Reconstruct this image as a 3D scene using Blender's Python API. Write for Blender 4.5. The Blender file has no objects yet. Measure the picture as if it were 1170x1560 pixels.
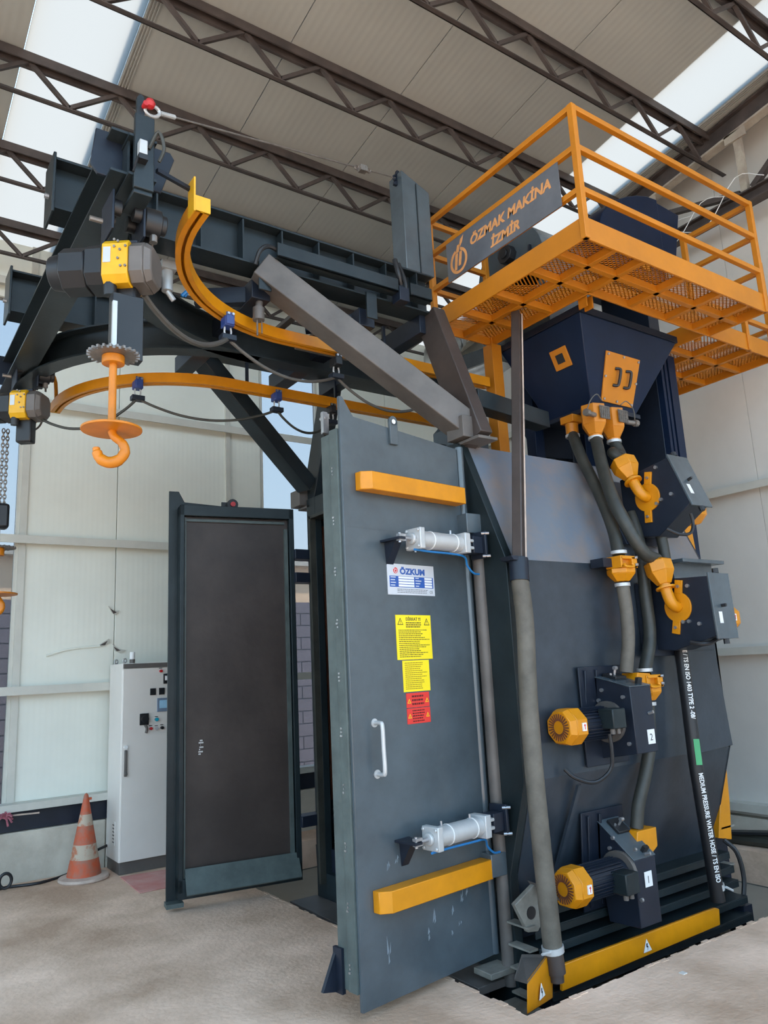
import bpy, bmesh, math, random
from mathutils import Matrix, Vector
random.seed(7)
V = Vector
S = bpy.context.scene
COL = S.collection

# ---------------------------------------------------------------- camera
cd = bpy.data.cameras.new('camera'); cam = bpy.data.objects.new('camera', cd); COL.objects.link(cam)
cd.sensor_fit = 'VERTICAL'; cd.sensor_height = 36.0; cd.sensor_width = 27.0
cd.lens = 26.7314
cd.clip_start = 0.05; cd.clip_end = 300
cam.matrix_world = Matrix(((0.822973, -0.075197, -0.563081, 0), (-0.565956, -0.194176, -0.801243, 0), (-0.049085, 0.978080, -0.202360, 1.6), (0, 0, 0, 1)))
S.camera = cam

# ---------------------------------------------------------------- sky, sun, exposure
w = bpy.data.worlds.new('sky'); S.world = w; w.use_nodes = True
nt = w.node_tree; nt.nodes.clear()
tc = nt.nodes.new('ShaderNodeTexCoord'); sx = nt.nodes.new('ShaderNodeSeparateXYZ')
rp = nt.nodes.new('ShaderNodeValToRGB'); bg = nt.nodes.new('ShaderNodeBackground'); ow = nt.nodes.new('ShaderNodeOutputWorld')
nt.links.new(tc.outputs['Generated'], sx.inputs[0]); nt.links.new(sx.outputs['Z'], rp.inputs[0])
nt.links.new(rp.outputs[0], bg.inputs[0]); nt.links.new(bg.outputs[0], ow.inputs[0])
el = rp.color_ramp.elements
el[0].position = 0.0; el[0].color = (0.66, 0.78, 0.88, 1)
el[1].position = 1.0; el[1].color = (0.34, 0.54, 0.84, 1)
e = el.new(0.22); e.color = (0.52, 0.74, 0.93, 1)
e = el.new(0.5); e.color = (0.40, 0.63, 0.90, 1)
bg.inputs[1].default_value = 1.7
sd = bpy.data.lights.new('sun', 'SUN'); sd.energy = 6.0; sd.angle = 0.02; sd.color = (1.0, 0.94, 0.84)
so = bpy.data.objects.new('sun', sd); COL.objects.link(so)
so.rotation_euler = V((-0.62, 0.30, -0.95)).to_track_quat('-Z', 'Y').to_euler()
S.view_settings.view_transform = 'Standard'; S.view_settings.look = 'None'
S.view_settings.exposure = 1.15; S.view_settings.gamma = 1.0; S.view_settings.use_curve_mapping = False
S.cycles.max_bounces = 10; S.cycles.diffuse_bounces = 6; S.cycles.transparent_max_bounces = 16
S.cycles.sample_clamp_indirect = 6.0

# ---------------------------------------------------------------- materials
def lin(c):
    return tuple(((x / 255) / 12.92 if x / 255 <= 0.04045 else ((x / 255 + 0.055) / 1.055) ** 2.4) for x in c) + (1,)
def pm(name, rgb, rough=0.5, metal=0.0, var=0.1, scale=5.0, bump=0.0, bscale=40.0, rgb2=None, spec=0.5, lo=0.35, hi=0.68, stretch=None):
    m = bpy.data.materials.new(name); m.use_nodes = True
    t = m.node_tree; b = t.nodes['Principled BSDF']
    b.inputs['Roughness'].default_value = rough; b.inputs['Metallic'].default_value = metal
    b.inputs['Specular IOR Level'].default_value = spec
    co = t.nodes.new('ShaderNodeTexCoord'); src = co.outputs['Object']
    if stretch:
        mp = t.nodes.new('ShaderNodeMapping'); mp.inputs['Scale'].default_value = stretch
        t.links.new(src, mp.inputs[0]); src = mp.outputs[0]
    n = t.nodes.new('ShaderNodeTexNoise'); n.inputs['Scale'].default_value = scale; n.inputs['Detail'].default_value = 6
    n.inputs['Roughness'].default_value = 0.62
    r = t.nodes.new('ShaderNodeValToRGB')
    a = lin(rgb)
    if rgb2 is None:
        c0 = tuple(x * (1 - var) for x in a[:3]) + (1,); c1 = tuple(min(1, x * (1 + var)) for x in a[:3]) + (1,)
    else:
        c0, c1 = a, lin(rgb2)
    r.color_ramp.elements[0].position = lo; r.color_ramp.elements[0].color = c0
    r.color_ramp.elements[1].position = hi; r.color_ramp.elements[1].color = c1
    t.links.new(src, n.inputs['Vector']); t.links.new(n.outputs['Fac'], r.inputs[0]); t.links.new(r.outputs[0], b.inputs['Base Color'])
    if bump:
        n2 = t.nodes.new('ShaderNodeTexNoise'); n2.inputs['Scale'].default_value = bscale; n2.inputs['Detail'].default_value = 5
        bp = t.nodes.new('ShaderNodeBump'); bp.inputs['Strength'].default_value = bump; bp.inputs['Distance'].default_value = 0.01
        t.links.new(co.outputs['Object'], n2.inputs['Vector']); t.links.new(n2.outputs['Fac'], bp.inputs['Height']); t.links.new(bp.outputs[0], b.inputs['Normal'])
    return m
def ribbed(name, rgb, axis, period, rough=0.5, strength=0.25, var=0.05, dist=0.004):
    m = pm(name, rgb, rough, 0, var, 1.3)
    t = m.node_tree; b = t.nodes['Principled BSDF']
    wv = t.nodes.new('ShaderNodeTexWave'); wv.wave_type = 'BANDS'; wv.bands_direction = axis; wv.wave_profile = 'SIN'
    wv.inputs['Scale'].default_value = 0.314 / period; wv.inputs['Distortion'].default_value = 0
    co = t.nodes.new('ShaderNodeTexCoord'); bp = t.nodes.new('ShaderNodeBump')
    bp.inputs['Strength'].default_value = strength; bp.inputs['Distance'].default_value = dist
    t.links.new(co.outputs['Object'], wv.inputs['Vector']); t.links.new(wv.outputs['Fac'], bp.inputs['Height']); t.links.new(bp.outputs[0], b.inputs['Normal'])
    return m
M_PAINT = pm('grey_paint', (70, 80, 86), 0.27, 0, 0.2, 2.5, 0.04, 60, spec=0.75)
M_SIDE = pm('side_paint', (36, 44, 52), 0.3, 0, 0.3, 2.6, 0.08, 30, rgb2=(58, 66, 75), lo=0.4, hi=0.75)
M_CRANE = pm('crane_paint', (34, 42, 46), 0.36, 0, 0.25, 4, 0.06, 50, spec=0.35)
M_SHEEN = pm('smudged_sheen_paint', (102, 112, 124), 0.26, 0, 0.3, 2.2, 0.08, 30, rgb2=(124, 115, 111), lo=0.42, hi=0.64, spec=0.7)  # lighter than the side paint: sky reflection painted in, plus brown smudges
M_FRAME = pm('frame_paint', (30, 39, 42), 0.36, 0, 0.25, 4, 0.06, 50, spec=0.3)
M_DARK = pm('dark_paint', (26, 33, 45), 0.4, 0, 0.2, 5, 0.05, 50, spec=0.35)
M_NAVY = pm('navy_paint', (15, 29, 52), 0.42, 0, 0.15, 4, 0.04, 50, spec=0.22)
M_DOORIN = pm('manganese_plate', (48, 40, 37), 0.5, 0.1, 0.25, 2.2, 0.15, 18, rgb2=(66, 57, 53))
M_EDGE = pm('edge_paint', (74, 84, 82), 0.5, 0, 0.2, 9, 0.08, 60)
M_ORANGE = pm('orange_paint', (202, 130, 2), 0.42, 0, 0.1, 6, 0.04, 60)
M_ORANGE2 = pm('platform_orange', (188, 116, 14), 0.5, 0, 0.1, 3, 0.04, 60)
M_YELLOW = pm('hoist_yellow', (216, 164, 20), 0.4, 0, 0.1, 9)
M_HOOK = pm('hook_orange', (190, 114, 8), 0.45, 0, 0.12, 9)
M_STEEL = pm('bare_steel', (170, 170, 172), 0.35, 0.8, 0.12, 20)
M_ALU = pm('anodised_aluminium', (188, 190, 190), 0.42, 0.35, 0.06, 12)
M_ZINC = pm('zinc', (128, 122, 116), 0.45, 0.6, 0.2, 20)
M_LUG = pm('worn_grey', (132, 130, 122), 0.5, 0.1, 0.25, 9)
M_CHUTE = pm('chute_steel', (68, 60, 57), 0.45, 0.1, 0.2, 4, 0.05, 40)
M_SCUFF = pm('scuffed_paint', (112, 124, 132), 0.5, 0, 0.15, 20)
M_RUBBER = pm('black_rubber', (40, 42, 38), 0.5, 0, 0.35, 6, 0.1, 60, rgb2=(60, 60, 54))
M_HOSE = pm('dusty_hose', (74, 70, 62), 0.65, 0, 0.25, 5, 0.12, 50, rgb2=(104, 98, 88))
M_POLE = pm('dusty_steel', (94, 89, 85), 0.5, 0.1, 0.2, 4, 0.05, 40)
M_BLACK = pm('black_plastic', (26, 27, 30), 0.45, 0, 0.1, 12)
M_CABLE = pm('grey_cable', (86, 84, 80), 0.5, 0, 0.1, 20)
M_BLUE = pm('blue_plastic', (44, 66, 128), 0.4, 0, 0.1, 20)
M_BLUETUBE = pm('blue_tube', (30, 110, 170), 0.35, 0, 0.1, 20)
M_CAB = pm('cabinet_grey', (214, 208, 200), 0.45, 0, 0.04, 2.0)
M_CABSIDE = M_CAB
M_CONCRETE = pm('concrete_floor', (184, 154, 130), 0.85, 0, 0.15, 1.1, 0.5, 34, rgb2=(238, 206, 182), lo=0.36, hi=0.64, spec=0.25)
M_PLINTH = pm('concrete_wall', (196, 190, 176), 0.85, 0, 0.1, 3, 0.35, 22, rgb2=(170, 163, 150), spec=0.2)
M_PIT = pm('pit_concrete', (120, 114, 106), 0.9, 0, 0.2, 3, 0.3, 20)
M_WALL = ribbed('wall_cladding', (222, 223, 212), 'X', 0.05, 0.5, 0.09)
M_WALL2 = ribbed('wall_cladding_right', (208, 204, 197), 'Y', 0.05, 0.5, 0.09)
M_GIRT = pm('girt_paint', (192, 190, 180), 0.5, 0, 0.05, 6)
M_ROOF = ribbed('roof_sheet', (160, 160, 154), 'X', 0.06, 0.5, 0.18)
M_TRUSS = pm('primer_brown', (54, 47, 45), 0.6, 0, 0.3, 4, 0.05, 40, rgb2=(78, 68, 64))
M_TRUSSDUST = pm('pale_primer', (168, 160, 146), 0.7, 0, 0.2, 6, rgb2=(140, 128, 116))
M_CONE = pm('cone_orange', (186, 84, 50), 0.65, 0, 0.3, 12, rgb2=(158, 100, 80), lo=0.45, hi=0.62)
M_CONEW = pm('cone_band', (176, 160, 140), 0.65, 0, 0.2, 16, rgb2=(170, 104, 74), lo=0.5, hi=0.62)
M_CONEB = pm('cone_base', (190, 170, 156), 0.7, 0, 0.2, 8)
M_MAT = pm('red_mat', (196, 126, 118), 0.9, 0, 0.15, 5, rgb2=(206, 160, 150))
M_WHITE = pm('white_print', (222, 222, 220), 0.5, 0, 0.03, 5)
M_SIGNY = pm('sign_yellow', (238, 214, 30), 0.4, 0, 0.03, 5)
M_SIGNR = pm('sign_red', (216, 56, 48), 0.4, 0, 0.04, 5)
M_INK = pm('black_ink', (24, 24, 26), 0.5, 0, 0.05, 5)
M_INKR = pm('dark_red_ink', (90, 18, 18), 0.5, 0, 0.05, 5)
M_INKY = pm('brown_ink', (150, 128, 30), 0.5, 0, 0.05, 5)
M_INKB = pm('blue_ink', (36, 82, 158), 0.4, 0, 0.05, 5)
M_LOGOR = pm('red_ink', (206, 50, 44), 0.4, 0, 0.05, 5)
M_GREEN = pm('green_ink', (64, 150, 96), 0.5, 0, 0.05, 5)
M_PLATE = pm('plate_silver', (200, 204, 210), 0.35, 0.2, 0.04, 9)
M_SIGNPL = pm('sign_plate_steel', (128, 132, 140), 0.32, 0.6, 0.15, 3)
M_SIGNLT = pm('sign_letter_orange', (214, 150, 92), 0.5, 0, 0.08, 8)
M_RED = pm('red_plastic', (176, 36, 40), 0.4, 0, 0.1, 9)
M_TEAL = pm('teal_plastic', (20, 150, 170), 0.35, 0, 0.05, 9)
M_SCREEN = pm('hmi_screen', (150, 190, 214), 0.3, 0, 0.1, 20)
M_RUST = pm('rusty_liner', (104, 60, 40), 0.6, 0.1, 0.3, 5)
M_DUCT = pm('duct_foil', (190, 190, 188), 0.3, 0.85, 0.1, 9, 0.2, 20)
M_PEACH = pm('peach_render', (236, 206, 172), 0.9, 0, 0.06, 2)
M_BLOCK = pm('block_wall', (112, 108, 120), 0.9, 0, 0.12, 3)
M_GRIME = pm('ground', (150, 140, 126), 0.95, 0, 0.15, 0.5)
M_PINK = pm('pink_ribbon', (150, 84, 96), 0.7, 0, 0.3, 30)
M_DIRT = pm('paper_scrap', (206, 202, 196), 0.8, 0, 0.05, 9)
def pane_mat(name, tint, opal, tc=(0.92, 0.92, 0.9, 1)):
    m = bpy.data.materials.new(name); m.use_nodes = True; t = m.node_tree; t.nodes.clear()
    o = t.nodes.new('ShaderNodeOutputMaterial'); mx = t.nodes.new('ShaderNodeMixShader'); mx.inputs[0].default_value = opal
    tr = t.nodes.new('ShaderNodeBsdfTransparent'); tr.inputs[0].default_value = tint
    tl = t.nodes.new('ShaderNodeBsdfTranslucent'); tl.inputs[0].default_value = tc
    t.links.new(tr.outputs[0], mx.inputs[1]); t.links.new(tl.outputs[0], mx.inputs[2]); t.links.new(mx.outputs[0], o.inputs[0])
    return m
M_SKYL = pane_mat('opal_skylight', (0.3, 0.3, 0.3, 1), 0.95, (0.42, 0.41, 0.392, 1))
M_PANE = pane_mat('sky_dimming_sheet', (0.54, 0.53, 0.53, 1), 0.12, (0.3, 0.3, 0.3, 1))  # grey tint added to dim the sky seen through the wall strips

# ---------------------------------------------------------------- builders
ORG = {}
class MB:
    def __init__(s, T=None):
        s.v = []; s.f = []; s.T = T; s.cuts = []
    def add(s, vs, fs):
        b = len(s.v); s.cuts.append((b, len(s.f)))
        for p in vs:
            p = V(p); s.v.append(s.T @ p if s.T else p)
        s.f += [tuple(i + b for i in f) for f in fs]
        return s
    def box(s, a, b):
        x0, y0, z0 = [min(a[i], b[i]) for i in range(3)]; x1, y1, z1 = [max(a[i], b[i]) for i in range(3)]
        return s.add([(x0,y0,z0),(x1,y0,z0),(x1,y1,z0),(x0,y1,z0),(x0,y0,z1),(x1,y0,z1),(x1,y1,z1),(x0,y1,z1)],
                     [(0,3,2,1),(4,5,6,7),(0,1,5,4),(1,2,6,5),(2,3,7,6),(3,0,4,7)])
    def prism(s, pts, ext):
        n = len(pts); e = V(ext); P = [V(p) for p in pts]
        fs = [tuple(range(n))[::-1], tuple(range(n, 2 * n))] + [(i, (i + 1) % n, (i + 1) % n + n, i + n) for i in range(n)]
        return s.add(P + [p + e for p in P], fs)
    def frust(s, A, B):      # two rings of the same length
        n = len(A)
        return s.add(list(A) + list(B), [tuple(range(n))[::-1], tuple(range(n, 2 * n))] + [(i, (i + 1) % n, (i + 1) % n + n, i + n) for i in range(n)])
    def bar(s, p, q, wd, ht, up=(0, 0, 1)):
        p, q = V(p), V(q); d = (q - p).normalized(); u = V(up)
        r = d.cross(u)
        if r.length < 1e-4: r = d.cross(V((1, 0, 0)))
        r.normalize(); u = r.cross(d).normalized()
        c = [(-1, -1), (1, -1), (1, 1), (-1, 1)]
        return s.frust([p + r * (i * wd / 2) + u * (j * ht / 2) for i, j in c], [q + r * (i * wd / 2) + u * (j * ht / 2) for i, j in c])
    def cyl(s, p, q, r0, r1=None, n=16, rot=0.0):
        r1 = r0 if r1 is None else r1
        p, q = V(p), V(q); d = (q - p).normalized(); a = d.orthogonal().normalized(); 
        if abs(d.z) < 0.9:
            a = d.cross(V((0, 0, 1))).normalized()
        else: a = V((1, 0, 0)); a = (a - d * a.dot(d)).normalized()
        b = d.cross(a)
        A = [p + (a * math.cos(2*math.pi*i/n + rot) + b * math.sin(2*math.pi*i/n + rot)) * r0 for i in range(n)]
        B = [q + (a * math.cos(2*math.pi*i/n + rot) + b * math.sin(2*math.pi*i/n + rot)) * r1 for i in range(n)]
        return s.frust(A, B)
    def tube(s, pts, r, n=10, closed=False, smooth=4):
        P = [V(p) for p in pts]
        if smooth and len(P) > 2:
            Q = []; m = len(P)
            rng = range(m if closed else m - 1)
            for i in rng:
                p0 = P[(i - 1) % m] if closed or i > 0 else P[0] * 2 - P[1]
                p1, p2 = P[i], P[(i + 1) % m]
                p3 = P[(i + 2) % m] if closed or i + 2 < m else P[-1] * 2 - P[-2]
                for k in range(smooth):
                    t = k / smooth
                    Q.append(0.5 * ((2 * p1) + (p2 - p0) * t + (2*p0 - 5*p1 + 4*p2 - p3) * t*t + (3*p1 - p0 - 3*p2 + p3) * t**3))
            if not closed: Q.append(P[-1])
            P = Q
        m = len(P); vs = []; a = None
        for i in range(m):
            d = ((P[(i + 1) % m] - P[i - 1]) if closed or 0 < i < m - 1 else (P[1] - P[0] if i == 0 else P[-1] - P[-2])).normalized()
            if a is None: a = d.orthogonal().normalized()
            a = (a - d * a.dot(d)).normalized(); b = d.cross(a)
            rr = r[i * (len(r) - 1) // max(1, m - 1)] if isinstance(r, (list, tuple)) else r
            vs += [P[i] + (a * math.cos(2*math.pi*k/n) + b * math.sin(2*math.pi*k/n)) * rr for k in range(n)]
        fs = []
        for i in range(m if closed else m - 1):
            for k in range(n):
                A, B = i * n, ((i + 1) % m) * n
                fs.append((A + k, A + (k + 1) % n, B + (k + 1) % n, B + k))
        if not closed: fs += [tuple(range(n))[::-1], tuple(range((m - 1) * n, m * n))]
        return s.add(vs, fs)
    def lathe(s, c, prof, n=24, axis=(0, 0, 1)):
        d = V(axis).normalized(); a = d.orthogonal().normalized(); b = d.cross(a); c = V(c); vs = []; fs = []
        for r, h in prof: vs += [c + d * h + (a * math.cos(2*math.pi*k/n) + b * math.sin(2*math.pi*k/n)) * max(r, 1e-4) for k in range(n)]
        for i in range(len(prof) - 1):
            for k in range(n): fs.append((i*n + k, i*n + (k+1) % n, (i+1)*n + (k+1) % n, (i+1)*n + k))
        return s.add(vs, fs)
    def sweep(s, path, prof, closed=True):   # horizontal path of points, profile in (side, up)
        P = [V(p) for p in path]; m = len(P); n = len(prof); vs = []
        for i in range(m):
            d = (P[min(i + 1, m - 1)] - P[max(i - 1, 0)]).normalized(); r = d.cross(V((0, 0, 1))).normalized()
            vs += [P[i] + r * a + V((0, 0, b)) for a, b in prof]
        fs = [(i*n + k, i*n + (k+1) % n, (i+1)*n + (k+1) % n, (i+1)*n + k) for i in range(m - 1) for k in range(n)]
        fs += [tuple(range(n))[::-1], tuple(range((m - 1) * n, m * n))]
        return s.add(vs, fs)
    def build(s, name, mat, parent=None, bevel=0.0, label=None, kind=None, smooth=True):
        o0 = ORG.get(parent.name, V((0, 0, 0))) if parent else V((0, 0, 0))
        me = bpy.data.meshes.new(name); me.from_pydata([tuple(p - o0) for p in s.v], [], s.f); me.update()
        bm = bmesh.new(); bm.from_mesh(me); bmesh.ops.recalc_face_normals(bm, faces=bm.faces); bm.to_mesh(me); bm.free()
        if smooth:
            for p in me.polygons: p.use_smooth = True
            me.set_sharp_from_angle(angle=math.radians(35))
        me.materials.append(mat)
        o = bpy.data.objects.new(name, me); COL.objects.link(o)
        if parent: o.parent = parent
        ORG[o.name] = o0
        if bevel:
            b = o.modifiers.new('bevel', 'BEVEL'); b.width = bevel; b.segments = 2; b.limit_method = 'ANGLE'; b.angle_limit = math.radians(50)
        if label: o['label'] = label
        if kind: o['kind'] = kind
        return o
def pieces(b, name, mat, parent=None, **k):     # one object for every solid added to the builder
    ends = b.cuts[1:] + [(len(b.v), len(b.f))]
    for (v0, f0), (v1, f1) in zip(b.cuts, ends):
        q = MB(); q.v = b.v[v0:v1]; q.f = [tuple(i - v0 for i in f) for f in b.f[f0:f1]]; q.build(name, mat, parent, **k)
def thing(name, label, cat, loc, group=None, kind=None):
    o = bpy.data.objects.new(name, None); COL.objects.link(o); o.location = loc; o.empty_display_size = 0.1
    ORG[o.name] = V(loc)
    if kind: o['kind'] = kind
    else: o['label'] = label; o['category'] = cat
    if group: o['group'] = group
    return o
def tag(o, label, cat, group=None):
    o['label'] = label; o['category'] = cat
    if group: o['group'] = group
    return o
def struct(o): o['kind'] = 'structure'; return o
def frame(o, x, y, z=None):   # matrix with given origin and x, y axes
    x = V(x).normalized(); y = V(y); y = (y - x * y.dot(x)).normalized(); z = x.cross(y)
    m = Matrix(((x.x, y.x, z.x, o[0]), (x.y, y.y, z.y, o[1]), (x.z, y.z, z.z, o[2]), (0, 0, 0, 1)))
    return m
def textmesh(txt, T, size, mat, name, parent, depth=0.002, align='LEFT', shear=0.0, bold=0.0, sx=1.0):
    cu = bpy.data.curves.new(name, 'FONT'); cu.body = txt; cu.size = size; cu.extrude = depth; cu.align_x = align; cu.shear = shear; cu.offset = bold
    cu.resolution_u = 3
    tmp = bpy.data.objects.new('tmp_text', cu); COL.objects.link(tmp)
    dg = bpy.context.evaluated_depsgraph_get(); me = bpy.data.meshes.new_from_object(tmp.evaluated_get(dg))
    bpy.data.objects.remove(tmp, do_unlink=True); bpy.data.curves.remove(cu)
    o0 = ORG.get(parent.name, V((0, 0, 0))) if parent else V((0, 0, 0))
    me.transform(Matrix.Translation(-o0) @ T @ Matrix.Diagonal((sx, 1, 1, 1)))
    me.materials.clear(); me.materials.append(mat)
    o = bpy.data.objects.new(name, me); COL.objects.link(o)
    if parent: o.parent = parent
    ORG[o.name] = o0
    return o

# ================================================================ the building
def zr(y): return 5.88 + 0.144 * (7.6 - y)
XR, YL = 6.75, 7.55          # inner faces of the right and left walls
PX0, PX1, PY0, PY1 = 2.70, 6.17, 2.89, 7.0   # machine pit
# floor: slab with a hole
b = MB()
def slab(x0, y0, x1, y1, z0=-0.25, z1=0.0): b.box((x0, y0, z0), (x1, y1, z1))
slab(-9, -9, PX0, 8.0); slab(PX0, -9, XR + 0.3, PY0); slab(PX0, PY1, XR + 0.3, 8.0); slab(PX1, PY0, XR + 0.3, PY1)
floor = struct(b.build('floor', M_CONCRETE, smooth=False))
pit = MB()
pit.box((PX0 - 0.2, PY0 - 0.2, -1.5), (PX1 + 0.2, PY1 + 0.2, -1.3))
pit.box((PX0 - 0.2, PY0, -1.3), (PX0, PY1, -0.25)); pit.box((PX1, PY0, -1.3), (PX1 + 0.2, PY1, -0.25))
pit.box((PX0 - 0.2, PY0 - 0.2, -1.3), (PX1 + 0.2, PY0, -0.25)); pit.box((PX0 - 0.2, PY1, -1.3), (PX1 + 0.2, PY1 + 0.2, -0.25))
pit.build('pit_wall', M_PIT, floor, smooth=False)
# chipped kerb lumps along the pit edge
b = MB()
for i in range(60):
    t = i / 60; y = PY0 - 0.012 + random.uniform(-0.01, 0.012); x = PX0 + t * (PX1 - PX0)
    b.box((x, y, -0.05), (x + 0.055, PY0 + random.uniform(0.0, 0.02), random.uniform(-0.004, 0.004)))
for i in range(60):
    y = PY0 + i / 60 * 3.0; x = PX0 + random.uniform(0.0, 0.02)
    b.box((PX0 - 0.01, y, -0.05), (x, y + 0.055, random.uniform(-0.004, 0.003)))
b.build('pit_edge', M_CONCRETE, floor, kind='stuff', smooth=False)

# left wall
wl = thing('wall_left', None, None, (0, YL, 0), kind='structure')
H = zr(YL)
def panel(x0, x1, z0=0.405, z1=H):
    MB().box((x0 + 0.003, YL, z0), (x1 - 0.003, YL + 0.1, z1)).build('panel', M_WALL, wl, bevel=0.004)
for x in range(-5, 0): panel(x - 0.1, x + 0.9)
for a, c in ((1.19, 2.07), (2.07, 3.25), (3.25, 3.64), (4.40, 5.4), (5.4, 6.4), (6.4, 7.0)): panel(a, c)
for i, z in enumerate((1.61, 2.955, 4.28, 5.45)):
    g = MB().box((-5.1, YL - 0.13, z - 0.035), (XR, YL, z + 0.0)).box((-5.1, YL - 0.13, z - 0.075), (XR, YL - 0.118, z - 0.035))
    g.build('girt', M_GIRT, wl)
MB().box((-5.1, YL - 0.16, 0.60), (XR, YL, 0.635)).box((-5.1, YL - 0.16, 0.575), (XR, YL - 0.145, 0.60)).build('girt', M_GIRT, wl)
MB().box((-5.1, YL - 0.09, 0.41), (XR, YL, 0.575)).build('dark_channel', M_DARK, wl)
# post between cladding and window
MB().box((3.215, YL - 0.03, 0.635), (3.265, YL, 5.4)).build('cover_strip', M_GIRT, wl)
MB().box((1.19, YL - 0.02, 0.635), (1.25, YL, H)).build('cover_strip', M_GIRT, wl)
# torn dents in the cladding
d = MB()
for P in ([(2.003, 7.535, 2.327), (2.06, 7.535, 2.277), (2.11, 7.535, 2.283), (2.079, 7.535, 2.239), (2.042, 7.535, 2.258)], [(1.921, 7.535, 1.955), (2.017, 7.535, 2.015), (2.03, 7.535, 1.977), (1.952, 7.535, 1.942)], [(2.049, 7.535, 1.965), (2.117, 7.535, 1.913), (2.18, 7.535, 1.905), (2.131, 7.535, 1.876), (2.081, 7.535, 1.896)]):
    d.prism(P, (0, 0.014, 0))
d.build('dent', M_GIRT, wl, kind='stuff')
d = MB()
for P in ([(2.021, 7.53, 2.301), (2.084, 7.53, 2.264), (2.053, 7.53, 2.251)], [(1.932, 7.53, 1.955), (2.004, 7.53, 1.996), (1.981, 7.53, 1.954)], [(2.06, 7.53, 1.939), (2.129, 7.53, 1.9), (2.092, 7.53, 1.895)]):
    d.prism(P, (0, 0.008, 0))
d.build('tear', M_TRUSS, wl, kind='stuff')
d = MB(); d.tube([(1.463, 7.54, 1.872), (1.631, 7.54, 1.92), (1.804, 7.54, 1.94), (1.935, 7.54, 1.949)], 0.012, 6); d.build('crease', M_WALL, wl, kind='stuff')
# concrete upstand below the cladding
bl = MB().box((-5.1, YL - 0.12, -0.05), (2.0, YL + 0.1, 0.405)).box((2.004, YL - 0.12, -0.05), (XR, YL + 0.1, 0.405)); bl = struct(bl.build('baseboard_left', M_PLINTH, bevel=0.01, smooth=False))

# right wall
wr = thing('wall_right', None, None, (XR, 0, 0), kind='structure')
ys = [7.6 - 1.0 * i for i in range(11)]
for y in ys:
    y0 = y - 1.0
    MB().prism([(XR, y0 + 0.002, 0.0), (XR, y - 0.002, 0.0), (XR, y - 0.002, zr(y)), (XR, y0 + 0.002, zr(y0))], (0.1, 0, 0)).build('panel', M_WALL2, wr)
for z in (0.275, 1.638, 3.11, 4.45):
    MB().box((XR - 0.12, -3.4, z - 0.035), (XR, YL, z)).box((XR - 0.12, -3.4, z - 0.07), (XR - 0.108, YL, z - 0.035)).build('girt', M_GIRT, wr)
br = struct(MB().box((XR - 0.1, -3.4, 0.0), (XR, YL - 0.2, 0.16)).build('baseboard_right', M_PLINTH, smooth=False))

# roof
ce = thing('ceiling', None, None, (0, 0, zr(0)), kind='structure')
def roofp(x0, x1, mat, name, y0=-1.0, y1=7.75, t=0.08):
    MB().prism([(x0, y0, zr(y0)), (x0, y1, zr(y1)), (x0, y1, zr(y1) + t), (x0, y0, zr(y0) + t)], (x1 - x0, 0, 0)).build(name, mat, ce, smooth=False)
SKY = [(-4.05, -3.4), (0.72, 1.39), (5.55, 6.22)]
xs = -5.1
for a, c in SKY + [(7.0, 7.0)]:
    if a > xs:
        k = max(1, round((a - xs) / 1.035)); st = (a - xs) / k
        for i in range(k): roofp(xs + i * st + 0.004, xs + (i + 1) * st - 0.004, M_ROOF, 'roof_panel')
    if c > a: roofp(a, c, M_SKYL, 'skylight_panel', t=0.01)
    xs = c
for a, c in SKY:     # lap ribs beside the skylights
    for k in range(4):
        x = c + 0.012 + k * 0.022
        MB().bar((x, -1.0, zr(-1.0) - 0.008), (x, 7.5, zr(7.5) - 0.008), 0.008, 0.014).build('lap_rib', M_ROOF, ce)
# lattice purlins
PUR = [7.25, 6.30, 5.37, 4.42, 3.42, 2.45, 1.48]
for k, y in enumerate(PUR):
    zt = zr(y) - 0.005; zb = zt - 0.345
    t = thing('trim_%d' % (k + 1), None, None, (0, y, zt), kind='structure')
    MB().box((-5, y - 0.045, zt - 0.012), (XR - 0.2, y + 0.045, zt)).box((-5, y + 0.02, zt - 0.085), (XR - 0.2, y + 0.045, zt - 0.012)).box((-5, y - 0.045, zt - 0.075), (XR - 0.2, y - 0.033, zt - 0.012)).build('top_chord', M_TRUSS, t)
    MB().box((-5, y - 0.02, zb), (XR - 0.1, y + 0.02, zb + 0.008)).box((-5, y + 0.012, zb), (XR - 0.1, y + 0.02, zb + 0.04)).build('bottom_chord', M_TRUSS, t)
    x = -0.9; i = 0
    while x < XR - 0.5:
        q = ((x, y, zb + 0.02), (x + 0.36, y, zt - 0.05)) if i % 2 == 0 else ((x, y, zt - 0.05), (x + 0.29, y, zb + 0.02))
        MB().bar(q[0], q[1], 0.03, 0.03).build('brace', M_TRUSS, t)
        x += 0.36 if i % 2 == 0 else 0.29; i += 1
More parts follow.
